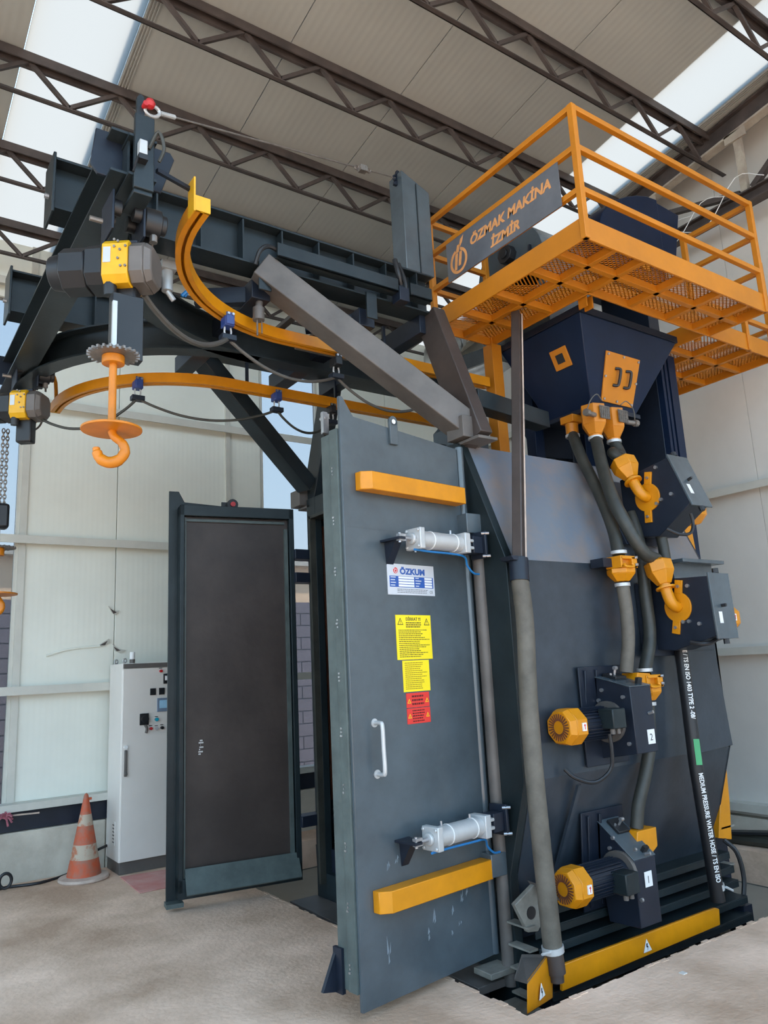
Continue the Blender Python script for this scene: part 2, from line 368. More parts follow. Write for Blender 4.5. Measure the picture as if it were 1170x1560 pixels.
# gable rafter and lattice girder along the right wall
XG = 6.40
r = thing('trim_8', None, None, (XG, 3, zr(3)), kind='structure')
for off, hh in ((0.03, 0.02), (0.22, 0.02)):
    MB().bar((XG, -1.0, zr(-1.0) - off), (XG, 7.5, zr(7.5) - off), 0.10, hh).build('flange', M_TRUSSDUST if off > .1 else M_TRUSS, r)
MB().bar((XG, -1.0, zr(-1.0) - 0.125), (XG, 7.5, zr(7.5) - 0.125), 0.012, 0.17).build('web', M_TRUSS, r)
ZG = 5.62
MB().box((XG - .06, 0.5, ZG - .06), (XG + .06, 6.5, ZG - .045)).box((XG - .06, 0.5, ZG + .045), (XG + .06, 6.5, ZG + .06)).box((XG - .01, 0.5, ZG - .045), (XG + .01, 6.5, ZG + .045)).build('bottom_chord', M_TRUSS, r)
for y0 in (3.12, 2.15, 4.1, 5.1):
    MB().box((XG - .03, y0 - .03, ZG + .06), (XG + .03, y0 + .03, zr(y0) - .22)).build('post', M_TRUSSDUST, r)
    MB().box((XG - .05, y0 - .10, zr(y0) - .31), (XG - .03, y0 + .10, zr(y0) - .22)).build('gusset', M_TRUSSDUST, r)
for y0, y1 in ((3.05, 2.2), (3.17, 4.05), (4.15, 5.05)):
    MB().bar((XG, y0, ZG + .08), (XG, y1, zr(y1) - .30 if y1 < y0 else ZG + .34), 0.05, 0.06, (1, 0, 0)).build('brace', M_TRUSS, r)
def zl(y): return ZG
for k in range(3):
    y = 2.9 + 0.35 * k
    tag(MB().tube([(XG - 0.09, y, zl(y) + 0.08), (XG - 0.10, y + 0.25, zl(y) + 0.2 - 0.05 * k), (XG - 0.10, y + 0.6, zl(y) - 0.12), (XG - 0.09, y + 1.0, zl(y + 1.0) + 0.08)], 0.004, 6).build('loose_cable', M_WHITE),
        ['thin pale cable looping over the roof girder at its near end', 'thin pale cable looping over the middle of the roof girder', 'thin pale cable looping over the far part of the roof girder'][k], 'cable', 'loose cables on the roof girder')

# translucent strips in the left wall
for k, (x0, x1) in enumerate(((-0.1, 1.19), (3.64, 4.40))):
    wn = thing('window_%d' % (k + 1), None, None, (x0, YL, 0.6), kind='structure')
    MB().box((x0, YL + 0.03, 0.41), (x1, YL + 0.036, 5.3)).build('pane', M_PANE, wn, smooth=False)
    for x in (x0, x1 - 0.03): MB().box((x, YL, 0.41), (x + 0.03, YL + 0.06, 5.3)).build('frame', M_GIRT, wn)
    MB().box((x0, YL, 5.3), (x1, YL + 0.1, H)).build('head_panel', M_WALL, wn)

# outdoors beyond the left wall
g = struct(MB().box((-60, 8.1, -0.4), (60, 120, -0.3)).build('ground_outside', M_GRIME, smooth=False))
h = thing('neighbour_building', 'peach rendered building outside, seen through the translucent wall strips', 'building', (4, 16, -0.3))
MB().box((-14, 16, -0.3), (22, 22, 4.1)).build('facade', M_PEACH, h, smooth=False)
MB().box((-14.2, 15.8, 4.1), (22.2, 22.2, 4.25)).build('parapet', M_GIRT, h)
h = thing('block_fence', 'grey concrete block wall outside, low behind the wall strips', 'wall', (4, 12, -0.3))
hb = MB()
for r_ in range(15):
    for c_ in range(-22, 28):
        hb.box((c_ * 0.42 + (0.21 if r_ % 2 else 0) + 0.01, 12, -0.3 + r_ * 0.21 + 0.01), (c_ * 0.42 + (0.21 if r_ % 2 else 0) + 0.41, 12.2, -0.3 + r_ * 0.21 + 0.2))
hb.box((-9, 12.02, -0.3), (12, 12.18, 2.8)); hb.build('block', M_BLOCK, h, kind='stuff', smooth=False)

struct(MB().box((-60, -60, -0.40), (60, 8.05, -0.26)).build('ground_yard', M_GRIME, smooth=False))

# ================================================================ the blast cabinet
mc = thing('shot_blast_cabinet', 'large dark grey blasting cabinet with two open doors standing in the floor pit', 'machine', (4.1, 4.5, -1.3))
XF, XB = 3.12, 5.05
near = [(3.5, 2.97), (3.17, 2.19), (3.17, 0.96), (3.40, 0.27)]
# side shell: four sheets of the near side, top, far side, back
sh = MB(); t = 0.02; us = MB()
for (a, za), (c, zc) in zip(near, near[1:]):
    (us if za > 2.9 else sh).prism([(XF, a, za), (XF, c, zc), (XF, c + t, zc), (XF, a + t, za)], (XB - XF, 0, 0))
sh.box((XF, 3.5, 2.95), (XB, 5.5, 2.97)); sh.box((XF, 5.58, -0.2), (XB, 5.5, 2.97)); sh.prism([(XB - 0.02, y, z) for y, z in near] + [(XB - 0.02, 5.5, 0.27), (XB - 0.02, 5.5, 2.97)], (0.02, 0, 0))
side = sh.build('side_shell', M_SIDE, mc); us.build('sloping_sheet', M_SHEEN, mc, label='brown-smudged sloping upper sheet with painted-in sky sheen')
MB().box((XF + 0.05, 3.55, 0.05), (XB - 0.05, 3.57, 2.7)).box((XB - 0.3, 3.6, 0.05), (XB - 0.28, 5.5, 2.8)).box((XF + 0.06, 5.44, 0.62), (XB - 0.3, 5.46, 2.8)).box((XF, 3.55, 2.86), (XB, 5.55, 2.88)).build('liner', M_RUST, mc)
MB().box((XF, 3.45, 0.0), (XB, 5.55, 0.04)).build('chamber_floor', M_DARK, mc)
v = MB()
for i in range(9): v.bar((XF + 0.08, 5.44, 0.16 + i * 0.05), (XB - 0.4, 5.44, 0.16 + i * 0.05), 0.05, 0.006, (0, 0.6, 1))
v.build('louvre', M_DARK, mc, kind='stuff')
# front frame
def fpoly(pts, name='front_frame', mat=M_FRAME, x0=XF - 0.05, dx=0.06):
    return MB().prism([(x0, y, z) for y, z in pts], (dx, 0, 0)).build(name, mat, mc, bevel=0.003)
fpoly([(3.70, 3.0), (3.50, 2.98), (3.17, 2.19), (3.17, 0.96), (3.34, 0.45), (3.34, -0.9), (3.70, -0.9)])
fpoly([(3.70, 3.0), (3.70, 2.84), (5.36, 2.84), (5.36, 3.03), (3.70, 3.03)])
fpoly([(5.36, -0.9), (5.36, 3.03), (5.50, 3.03), (5.50, -0.9)])
MB().box((XF - 0.10, 5.36, 0.05), (XF - 0.05, 5.385, 2.86)).box((XF - 0.10, 3.70, 2.84), (XF - 0.05, 5.385, 2.865)).build('door_seal', M_RUBBER, mc)
fpoly([(3.70, -0.9), (3.70, 0.12), (5.36, 0.12), (5.36, -0.9)], 'sill')
MB().box((XF - 0.28, 3.40, -0.10), (XF - 0.05, 5.52, -0.06)).box((XF - 0.28, 3.40, -0.2), (XF - 0.265, 5.52, -0.10)).build('step_plate', M_POLE, mc, bevel=0.003)
for y in (3.5, 4.3, 5.1, 5.5): MB().box((XF - 0.24, y, -1.3), (XF - 0.12, y + 0.1, -0.1)).build('support', M_DARK, mc)
# base under the hopper, ribs, frame
bs = MB(); bs.prism([(XF, 3.40, 0.28), (XF, 3.5, -0.9), (XF, 5.5, -0.9), (XF, 5.6, 0.28)], (XB - XF - 0.02, 0, 0)); bs.build('hopper_base', M_DARK, mc)
for i, (z, y) in enumerate(((0.27, 3.27), (0.185, 3.25), (0.10, 3.23), (0.01, 3.18), (-0.09, 3.16))):
    MB().box((XF + 0.02, y, z - 0.008), (XB - 0.02, 3.46, z)).box((XF + 0.02, y, z - 0.045), (XB - 0.02, y + 0.008, z - 0.008)).build('stiffening_rib', M_FRAME, mc, bevel=0.002)
for i, z in enumerate((0.24, 0.13, 0.02, -0.1)):
    MB().box((XF - 0.10, 3.18, z - 0.01), (XF - 0.04, 3.34, z)).build('corner_cleat', M_LUG, mc)
for x in (3.16, 3.9, 4.6, 5.0): MB().box((x, 3.2, -1.3), (x + 0.1, 3.32, -0.06)).build('support', M_DARK, mc)
for i, (z, y) in enumerate(((0.42, 3.3), (0.16, 3.34), (0.05, 3.36))):
    MB().box((XB - 0.03, y, z - 0.012), (XB + 0.13, y + 0.3, z)).build('corner_cleat', M_LUG, mc)
MB().tube([(XB - .02, 3.30, 0.34), (XB + 0.02, 3.24, 0.26), (XB + 0.03, 3.22, 0.10), (XB - 0.02, 3.22, -0.05)], 0.016, 8).build('edge_pipe', M_BLACK, mc)
# lifting lugs
for y, z, s in ((3.22, 0.30, 1),):
    P = [(XF - 0.06 + a, y - 0.02, z + c) for a, c in ((-0.10, 0.06), (0.05, 0.13), (0.13, 0.06), (0.12, -0.04), (0.05, -0.10), (-0.02, -0.09))]
    lg = MB().prism(P, (0, 0.03, 0)).build('lifting_lug', M_LUG, mc, bevel=0.003)
    MB().cyl((XF - 0.05, y - 0.024, z), (XF - 0.05, y + 0.014, z), 0.032).build('hole', M_BLACK, lg)
MB().prism([(XF - 0.02, 3.12, 0.42), (XF + 0.1, 3.12, 0.34), (XF + 0.1, 3.14, 0.36), (XF - 0.02, 3.14, 0.44)], (0.02, 0.12, 0)).build('flat_bar', M_POLE, mc)
MB().box((2.90, 3.36, -0.03), (3.10, 3.50, 0.0)).build('hinge_plate', M_LUG, mc, bevel=.003)
MB().box((2.76, 3.05, -0.16), (3.05, 3.35, -0.14)).build('pit_plate', M_LUG, mc)
# hinge pipes and blocks
MB().cyl((XF - 0.09, 3.47, 0.05), (XF - 0.09, 3.47, 2.93), 0.028).build('hinge_pipe', M_PAINT, mc)
MB().cyl((XF - 0.05, 3.40, -0.1), (XF - 0.05, 3.40, 2.45), 0.04).build('hinge_pipe', M_POLE, mc)
for z in (2.43, 0.52): MB().box((XF - 0.16, 3.36, z - 0.06), (XF - 0.04, 3.50, z + 0.06)).build('hinge_block', M_PAINT, mc, bevel=0.004)
for z in (2.55, 2.36, 0.5): MB().box((XF - 0.22, 5.40, z - 0.04), (XF - 0.03, 5.53, z + 0.04)).build('hinge_block', M_DARK, mc, bevel=0.004)
# inclined welded strip on the side and mount plates of the wheels
MB().prism([(3.47, 3.165, 0.90), (3.50, 3.165, 0.90), (3.40, 3.37, 0.30), (3.37, 3.37, 0.30)], (0, -0.02, 0)).build('weld_strip', M_SIDE, mc)
MB().prism([(4.56, 3.155, 1.62), (5.0, 3.155, 1.62), (5.06, 3.155, 0.97), (4.60, 3.155, 0.95)], (0, 0.015, 0)).build('access_plate', M_SIDE, mc, bevel=0.003)
MB().prism([(4.62, 3.165, 2.24), (5.08, 3.165, 2.24), (5.08, 3.165, 2.10), (4.62, 3.165, 2.10)], (0, -0.02, 0)).box((4.60, 3.05, 2.215), (5.09, 3.17, 2.24)).build('rain_ledge', M_PAINT, mc, bevel=0.003)
# yellow corner posts of the base guard
# right door --------------------------------------------------
ang = math.radians(8); DA = V((2.075, 3.323, 0.0))
TD = frame(DA, (math.cos(ang), math.sin(ang), 0), (0, 0, 1))     # local: s, z, then n towards the viewer
def dbox(b, s0, s1, z0, z1, n0, n1): return b.box((s0, z0, n0), (s1, z1, n1))
b = MB(TD); b.prism([(s, z, -0.02) for s, z in ((0.0, 0.045), (0.0, 3.065), (0.022, 3.065), (0.095, 2.965), (0.93, 2.915), (0.965, 0.045))], (0, 0, 0.02))
dr = b.build('door', M_PAINT, mc, bevel=0.002, label='nearer door swung open with steel outer face and signs')
b = MB(TD); dbox(b, -0.012, 0.06, 0.12, 2.885, -0.085, -0.02); dbox(b, -0.004, 0.06, 0.12, 2.87, -0.165, -0.085); dbox(b, 0.06, 0.9, 0.12, 0.18, -0.16, -0.02); dbox(b, 0.06, 0.9, 2.8, 2.87, -0.16, -0.02); dbox(b, 0.86, 0.92, 0.12, 2.87, -0.16, -0.02)
dbox(b, 0.06, 0.86, 0.18, 2.8, -0.12, -0.1); b.build('edge_frame', M_EDGE, dr, bevel=0.003)
b = MB(TD)
z = 0.2
while z < 2.75:
    for k in range(3): dbox(b, -0.016, -0.01, z + k * 0.018, z + k * 0.018 + 0.009, -0.078 + random.uniform(0, .012), -0.062)
    z += 0.27
b.build('weld_bead', M_STEEL, dr, kind='stuff')
for z0, z1, nm in ((2.545, 2.645, 'upper'), (0.455, 0.555, 'lower')):
    P = [(0.09, z0, 0.0), (0.09, z0, 0.045), (0.14, z0, 0.085), (0.89, z0, 0.085), (0.89, z0, 0.0)]
    MB(TD).prism(P, (0, z1 - z0, 0)).build('cross_bar', M_ORANGE, dr, bevel=0.004, label='orange stiffening bar across the %s part of the door' % nm)
b = MB(TD); dbox(b, 0.355, 0.415, 2.85, 2.99, 0.0, 0.018); b.cyl((0.385, 2.99, 0), (0.385, 2.99, 0.018), 0.03); lug = b.build('lifting_lug', M_PAINT, dr, bevel=0.002)
MB(TD).cyl((0.385, 2.985, 0.014), (0.385, 2.985, 0.020), 0.014).build('hole', M_WHITE, lug)
b = MB(TD); b.tube([(0.15, 1.335, 0), (0.15, 1.335, 0.045), (0.15, 1.32, 0.06), (0.152, 1.21, 0.06), (0.154, 1.1, 0.06), (0.154, 1.085, 0.045), (0.154, 1.085, 0)], 0.011, 10)
b.cyl((0.15, 1.335, 0), (0.15, 1.335, 0.004), 0.022); b.cyl((0.154, 1.085, 0), (0.154, 1.085, 0.004), 0.022); b.build('handle', M_ALU, dr)
b = MB(TD); b.prism([(-0.01, 0.29, -0.165), (-0.10, 0.12, -0.165), (-0.01, 0.10, -0.165)], (0, 0, -0.02)); dbox(b, -0.02, 0.0, 0.10, 0.30, -0.185, -0.12); b.build('bottom_flap', M_DARK, dr)
b = MB(TD); dbox(b, -0.02, 0.02, 2.88, 3.0, -0.14, -0.12); dbox(b, -0.03, 0.0, 2.88, 3.0, -0.125, -0.105); b.cyl((-0.01, 2.97, -0.15), (-0.01, 2.97, -0.10), 0.012); b.build('latch_bracket', M_STEEL, dr)
b = MB(TD); rs = random.Random(11)
for s_, z_, h_ in ((0.50, 0.30, .10), (0.46, 0.24, .06), (0.64, 0.31, .05), (0.72, 0.36, .06), (0.76, 0.38, .07), (0.17, 0.20, .12), (0.20, 0.62, .06), (0.25, 0.64, .05), (0.69, 0.25, .03), (0.63, 0.22, .03)):
    for k in range(3):
        q = s_ + rs.uniform(-.012, .012); z0 = z_ + rs.uniform(0, h_ * .5); b.prism([(q, z0, 0), (q + rs.uniform(.006, .016), z0 + .01, 0), (q + rs.uniform(.0, .012), z0 + h_ * rs.uniform(.4, .7), 0)], (0, 0, .0006))
b.build('scuff', M_SCUFF, dr, kind='stuff', smooth=False)
dbox(MB(TD), 0.02, 0.94, 2.345, 2.349, 0.0, 0.0015).build('weld_seam', M_PAINT, dr)
# left door ---------------------------------------------------
ang2 = math.radians(-10); EA = V((1.972, 5.618, 0.0))
TE = frame(EA, (math.cos(ang2), math.sin(ang2), 0), (0, 0, 1))
b = MB(TE); b.prism([(s, z, -0.14) for s, z in ((-0.02, 0.05), (-0.02, 3.06), (0.055, 3.06), (0.10, 2.975), (0.955, 2.92), (0.955, 0.1))], (0, 0, 0.02))
dl = b.build('door', M_FRAME, mc, bevel=0.002, label='farther door swung open showing its dark worn lining')
b = MB(TE)
for s0, s1, z0, z1 in ((0.045, 0.075, 0.13, 2.925), (0.915, 0.955, 0.13, 2.925), (0.045, 0.955, 2.84, 2.925), (0.045, 0.955, 0.09, 0.22)): dbox(b, s0, s1, z0, z1, -0.12, 0.02)
b.build('edge_frame', M_FRAME, dl, bevel=0.003)
b = MB(TE); dbox(b, 0.075, 0.915, 0.2, 2.84, -0.11, -0.03); b.build('liner', M_DOORIN, dl, bevel=0.002)
b = MB(TE); b.prism([(0.09, 0.285, 0.0), (0.09, 0.13, 0.085), (0.09, 0.122, 0.078), (0.09, 0.275, -0.01)], (0.84, 0, 0)); b.build('deflector', M_EDGE, dl)
b = MB(TE); dbox(b, 0.878, 0.905, 0.25, 2.76, -0.03, 0.0); dbox(b, 0.082, 0.095, 0.22, 2.83, -0.03, -0.01); dbox(b, 0.082, 0.885, 2.80, 2.82, -0.03, -0.012); b.build('liner_edge', M_EDGE, dl)
b = MB(TE); dbox(b, -0.03, 0.09, 0.03, 0.06, -0.14, -0.03); b.build('bottom_flap', M_EDGE, dl)
b = MB(TE); dbox(b, 0.395, 0.44, 2.9, 2.99, -0.14, -0.12); b.cyl((0.475, 2.965, -0.125), (0.475, 2.965, -0.075), 0.045); lug = b.build('door_stop', M_BLACK, dl)
MB(TE).cyl((0.475, 2.965, -0.075), (0.475, 2.965, -0.06), 0.02).build('reflector', M_RED, lug)
b = MB(TE)
for k in range(7): dbox(b, 0.19 + random.uniform(0, .02), 0.20 + random.uniform(0, .03), 1.05 + k * 0.016, 1.06 + k * 0.016, -0.03, -0.0285)
b.build('scuff', M_ALU, dl, kind='stuff')

# ---------------------------------------------------------------- signs on the near door
def dT(s, z, n=0.0): return TD @ Matrix.Translation((s, z, n))
def sign(name, label, s0, s1, z0, z1, mat, th=0.003):
    t = thing(name, label, 'sign', TD @ V(((s0 + s1) / 2, z0, 0)))
    dbox(MB(TD), s0, s1, z0, z1, 0.0, th).build('plate', mat, t, smooth=False)
    return t
def rows(t, mat, s0, s1, z0, z1, n, th=0.0035, h=0.5, rag=0.35, seed=1):
    rr = random.Random(seed); b = MB(TD); p = (z1 - z0) / n
    for i in range(n):
        z = z1 - (i + 0.5) * p; e = s0 + (s1 - s0) * (1 - rag * rr.random()); s = s0
        while s < e - 0.004:
            l = rr.uniform(0.006, 0.02); dbox(b, s, min(e, s + l), z - p * h / 2, z + p * h / 2, 0.003, th); s += l + 0.003
    b.build('small_print', mat, t, kind='stuff', smooth=False)
def tri(t, s, z, r, fill, ink):
    b = MB(TD); b.prism([(s - r, z - r * 0.75, 0.003), (s + r, z - r * 0.75, 0.003), (s, z + r, 0.003)], (0, 0, 0.0008)); b.build('warning_triangle', ink, t, smooth=False)
    q = r * 0.72; b = MB(TD); b.prism([(s - q, z - r * 0.58, 0.0035), (s + q, z - r * 0.58, 0.0035), (s, z + q * 0.9, 0.0035)], (0, 0, 0.0008)); b.build('triangle_field', fill, t, smooth=False)
    b = MB(TD); b.prism([(s - r * .1, z + r * .3, 0.004), (s + r * .1, z + r * .3, .004), (s + r * .05, z - r * .2, .004), (s - r * .05, z - r * .2, .004)], (0, 0, .0006)); dbox(b, s - r * .08, s + r * .08, z - r * .45, z - r * .3, .004, .0046); b.build('exclamation_mark', ink, t, smooth=False)
np_ = sign('maker_plate', 'silver maker plate with blue table fixed to the near door', 0.29, 0.655, 1.995, 2.165, M_PLATE)
textmesh('ÖZKUM', dT(0.385, 2.110, 0.003), 0.046, M_INKB, 'lettering', np_, 0.0005, bold=0.0022, sx=1.18)
b = MB(TD); b.cyl((0.352, 2.128, 0.003), (0.352, 2.128, 0.0038), 0.017, n=20); lo = b.build('logo', M_LOGOR, np_)
b = MB(TD); b.cyl((0.353, 2.126, 0.0036), (0.353, 2.126, 0.0042), 0.011, n=16); dbox(b, 0.334, 0.345, 2.136, 2.15, 0.0036, 0.0042); b.build('logo_cut', M_PLATE, lo)
b = MB(TD); b.cyl((0.353, 2.126, 0.004), (0.353, 2.126, 0.0048), 0.007, n=12); b.build('logo_core', M_LOGOR, lo)
b = MB(TD); dbox(b, 0.305, 0.645, 2.037, 2.098, 0.003, 0.0036); b.build('table', M_INKB, np_, smooth=False)
b = MB(TD)
for i in range(4): dbox(b, 0.372, 0.492, 2.0405 + i * 0.0148, 2.0515 + i * 0.0148, 0.0036, 0.0042); dbox(b, 0.575, 0.635, 2.0405 + i * 0.0148, 2.0515 + i * 0.0148, 0.0036, 0.0042)
pieces(b, 'table_field', M_WHITE, np_, smooth=False)
b = MB(TD)
for i in range(4): dbox(b, 0.312, 0.345 + 0.006 * (i % 2), 2.044 + i * 0.0148, 2.049 + i * 0.0148, 0.0036, 0.004); dbox(b, 0.503, 0.53 + 0.01 * (i % 3), 2.044 + i * 0.0148, 2.049 + i * 0.0148, 0.0036, 0.004)
b.build('table_heading', M_PLATE, np_, kind='stuff', smooth=False)
textmesh('CE', dT(0.612, 2.008, 0.003), 0.022, M_INK, 'ce_mark', np_, 0.0004)
rows(np_, M_INK, 0.36, 0.60, 2.004, 2.03, 3, h=0.3, rag=0.1)
t = sign('warning_sign', 'large yellow warning sign headed with two triangles on the near door', 0.335, 0.605, 1.645, 1.885, M_SIGNY)
textmesh('DİKKAT !!!', dT(0.468, 1.855, 0.003), 0.024, M_INK, 'lettering', t, 0.0005, 'CENTER', bold=0.0006)
tri(t, 0.368, 1.848, 0.022, M_SIGNY, M_INK); tri(t, 0.572, 1.846, 0.022, M_SIGNY, M_INK)
rows(t, M_INK, 0.41, 0.53, 1.815, 1.848, 3, h=0.5, rag=0.1, seed=3); rows(t, M_INK, 0.352, 0.592, 1.655, 1.808, 15, h=0.38, seed=4)
t = sign('instruction_sign', 'smaller yellow instruction sign with fine print below the large yellow one', 0.37, 0.573, 1.475, 1.64, M_SIGNY, 0.002)
rows(t, M_INKY, 0.385, 0.56, 1.485, 1.632, 14, h=0.38, seed=5)
t = sign('danger_sign', 'red danger sign with yellow triangles, directly under the yellow instruction sign', 0.385, 0.558, 1.392, 1.468, M_SIGNR)
tri(t, 0.405, 1.425, 0.013, M_LOGOR, M_SIGNY); tri(t, 0.54, 1.425, 0.013, M_LOGOR, M_SIGNY); rows(t, M_INKR, 0.425, 0.52, 1.40, 1.46, 3, h=0.5, rag=0.1, seed=6)
t = sign('danger_sign', 'red danger sign with yellow triangles, lowest sign on the near door', 0.385, 0.56, 1.308, 1.388, M_SIGNR)
tri(t, 0.405, 1.348, 0.013, M_LOGOR, M_SIGNY); tri(t, 0.54, 1.348, 0.013, M_LOGOR, M_SIGNY); rows(t, M_INKR, 0.425, 0.52, 1.314, 1.382, 5, h=0.5, rag=0.15, seed=7)

# ---------------------------------------------------------------- door cylinders
def door_cyl(z, label, tilt):
    n = 0.13
    t = thing('pneumatic_cylinder', label, 'cylinder', TD @ V((0.55, z, n)), 'door closing cylinders')
    b = MB(TD); b.prism([(0.25, z - 0.01, 0), (0.35, z - 0.01, 0.0), (0.30, z - 0.01, n + .02), (0.25, z - 0.01, n + .02)], (0, 0.012, 0)); b.prism([(0.28, z - 0.01, 0.0), (0.28, z - 0.01, 0.09), (0.29, z - 0.13, 0.0)], (0.05, 0, 0)); b.build('door_bracket', M_DARK, t)
    b = MB(TD); dbox(b, 0.262, 0.31, z - 0.018, z - 0.006, n - 0.012, n + 0.012); dbox(b, 0.262, 0.31, z + 0.006, z + 0.02, n - 0.012, n + 0.012); b.cyl((0.305, z, n), (0.36, z, n), 0.012); b.cyl((0.275, z - 0.026, n), (0.275, z + 0.026, n), 0.008); b.build('rod_clevis', M_STEEL, t)
    b = MB(TD); dbox(b, 0.375, 0.412, z - 0.058, z + 0.058, n - 0.058, n + 0.058); b.cyl((0.355, z, n), (0.375, z, n), 0.03)
    for a, c in ((-1, -1), (1, -1), (1, 1), (-1, 1)): b.cyl((0.365, z + a * .044, n + c * .044), (0.375, z + a * .044, n + c * .044), 0.009, n=8)
    b.build('front_cover', M_ALU, t, bevel=0.004)
    MB(TD).cyl((0.412, z, n), (0.74, z, n), 0.05, n=28).build('barrel', M_ALU, t)
    b = MB(TD); dbox(b, 0.74, 0.785, z - 0.058, z + 0.058, n - 0.058, n + 0.058); dbox(b, 0.785, 0.85, z - 0.03, z - 0.012, n - .03, n + .03); dbox(b, 0.785, 0.85, z + 0.012, z + 0.03, n - .03, n + .03); b.cyl((0.835, z - 0.038, n), (0.835, z + 0.038, n), 0.01); b.build('rear_cover', M_ALU, t, bevel=0.004)
    b = MB(TD); dbox(b, 0.84, 0.925, z - 0.05, z + 0.05, n - 0.05, n + 0.03); dbox(b, 0.925, 0.945, z - 0.075, z + 0.085, n - 0.07, n + 0.05); b.build('frame_bracket', M_DARK, t, bevel=0.004)
    b = MB(TD)
    for a in (0.07, -0.065): b.cyl((0.915, z + a, n + 0.03), (0.95, z + a, n + 0.06), 0.008, n=8)
    pieces(b, 'bolt', M_STEEL, t)
    b = MB(TD); b.tube([(0.36, z - 0.062, n + .02), (0.5, z - 0.064, n + .01), (0.68, z - 0.066, n + .015), (0.79, z - 0.075, n), (0.83, z - 0.12, n - 0.02), (0.88, z - 0.16, n - 0.02), (0.93, z - 0.165, n - 0.02)], 0.006, 8); b.build('air_line', M_BLUETUBE, t)
    for s in (0.50, 0.69): MB(TD).lathe((s, z, n), [(0.050, -0.003), (0.053, -0.003), (0.053, 0.003), (0.050, 0.003)], 24, TD.inverted().to_3x3() @ (TD.to_3x3() @ V((1, 0, 0)))).build('cable_tie', M_WHITE, t)
    b = MB(TD)
    for s, d in ((0.46, 1), (0.68, 1), (0.39, -1)): b.cyl((s, z + d * 0.05, n), (s, z + d * 0.072, n), 0.006, n=8)
    pieces(b, 'port_fitting', M_STEEL, t)
    return t
door_cyl(2.285, 'silver pneumatic cylinder across the hinge side of the near door above the maker plate', 0)
door_cyl(0.755, 'silver pneumatic cylinder across the near door just above the lower orange bar', 0)
MB().prism([(3.006, 3.16, 2.19), (3.114, 3.16, 2.191), (3.111, 3.16, 2.164), (3.024, 3.16, 2.168)], (0, -0.1, 0)).build('hose_shelf', M_DARK, mc)

# ---------------------------------------------------------------- yellow guards at the pit
def gl(name, P, th, label):
    o = MB().prism(P, th).build(name, M_ORANGE, None, bevel=0.004); return tag(o, label, 'guard', 'orange guards round the cabinet base')
g1 = gl('guard_rail', [(3.151, 3.1, -0.0702), (4.572, 3.1, -0.0565), (4.583, 3.1, 0.0327), (4.544, 3.1, 0.0481), (3.168, 3.1, 0.0509)], (0, 0.02, 0), 'long orange guard plate with one warning triangle along the foot of the cabinet')
g2 = gl('guard_plate', [(2.751, 2.95, -0.0259), (3.046, 3.07, -0.0665), (3.09, 3.09, 0.0995), (3.04, 3.07, 0.1375), (2.768, 2.95, 0.1075)], (0.02, 0.02, 0), 'short bent orange guard plate with a warning triangle at the pit corner')
MB().prism([(2.768, 2.95, 0.1075), (3.04, 3.07, 0.1375), (2.98, 3.20, 0.12), (2.84, 3.12, 0.06)], (0, 0, -0.006)).build('guard_shelf', M_POLE, mc)
g3 = gl('corner_guard', [(4.974, 3.3, 0.3592), (5.125, 3.3, 0.3271), (5.16, 3.3, 0.5682), (5.176, 3.3, 0.7957), (5.059, 3.3, 0.612)], (0.02, 0.1, 0), 'tall orange guard plate at the far lower corner of the cabinet')
g4 = gl('corner_guard', [(5.082, 3.35, 2.554), (5.214, 3.35, 2.589), (5.233, 3.35, 2.371), (5.206, 3.35, 2.4)], (0.02, 0.1, 0), 'small orange guard plate with white print behind the upper right blast wheel')
def pit_tri(g, c, ex, ey, nrm, r):
    T = frame(c, ex, ey)
    MB(T).prism([(-r, -r * .7, 0), (r, -r * .7, 0), (0, r * 1.1, 0)], (0, 0, .002)).build('warning_triangle', M_WHITE, g, smooth=False)
    MB(T).prism([(-r * .2, r * .5, .002), (r * .12, r * .5, .002), (r * 0.0, r * .1, .002), (r * .22, r * .05, .002), (-r * .05, -r * .55, .002), (r * .02, -r * .1, .002), (-r * .25, -r * .05, .002)], (0, 0, .001)).build('lightning_mark', M_INK, g, smooth=False)
for g in (g1, g2): ORG[g.name] = V((0, 0, 0))
c = V((3.853, 3.098, -0.0159)); pit_tri(g1, c, (1, 0, 0.02), (0, 0, 1), None, 0.036)
a_ = V((2.751, 2.95, -0.0259)); b_ = V((3.046, 3.07, -0.0665)); dd = (b_ - a_); c = V((2.909, 3.008, 0.0159)) + V((0.012, -0.006, 0)) * 0
pit_tri(g2, c + V((dd.y, -dd.x, 0)).normalized() * 0.004, (dd.x, dd.y, 0), (0, 0, 1), None, 0.036)

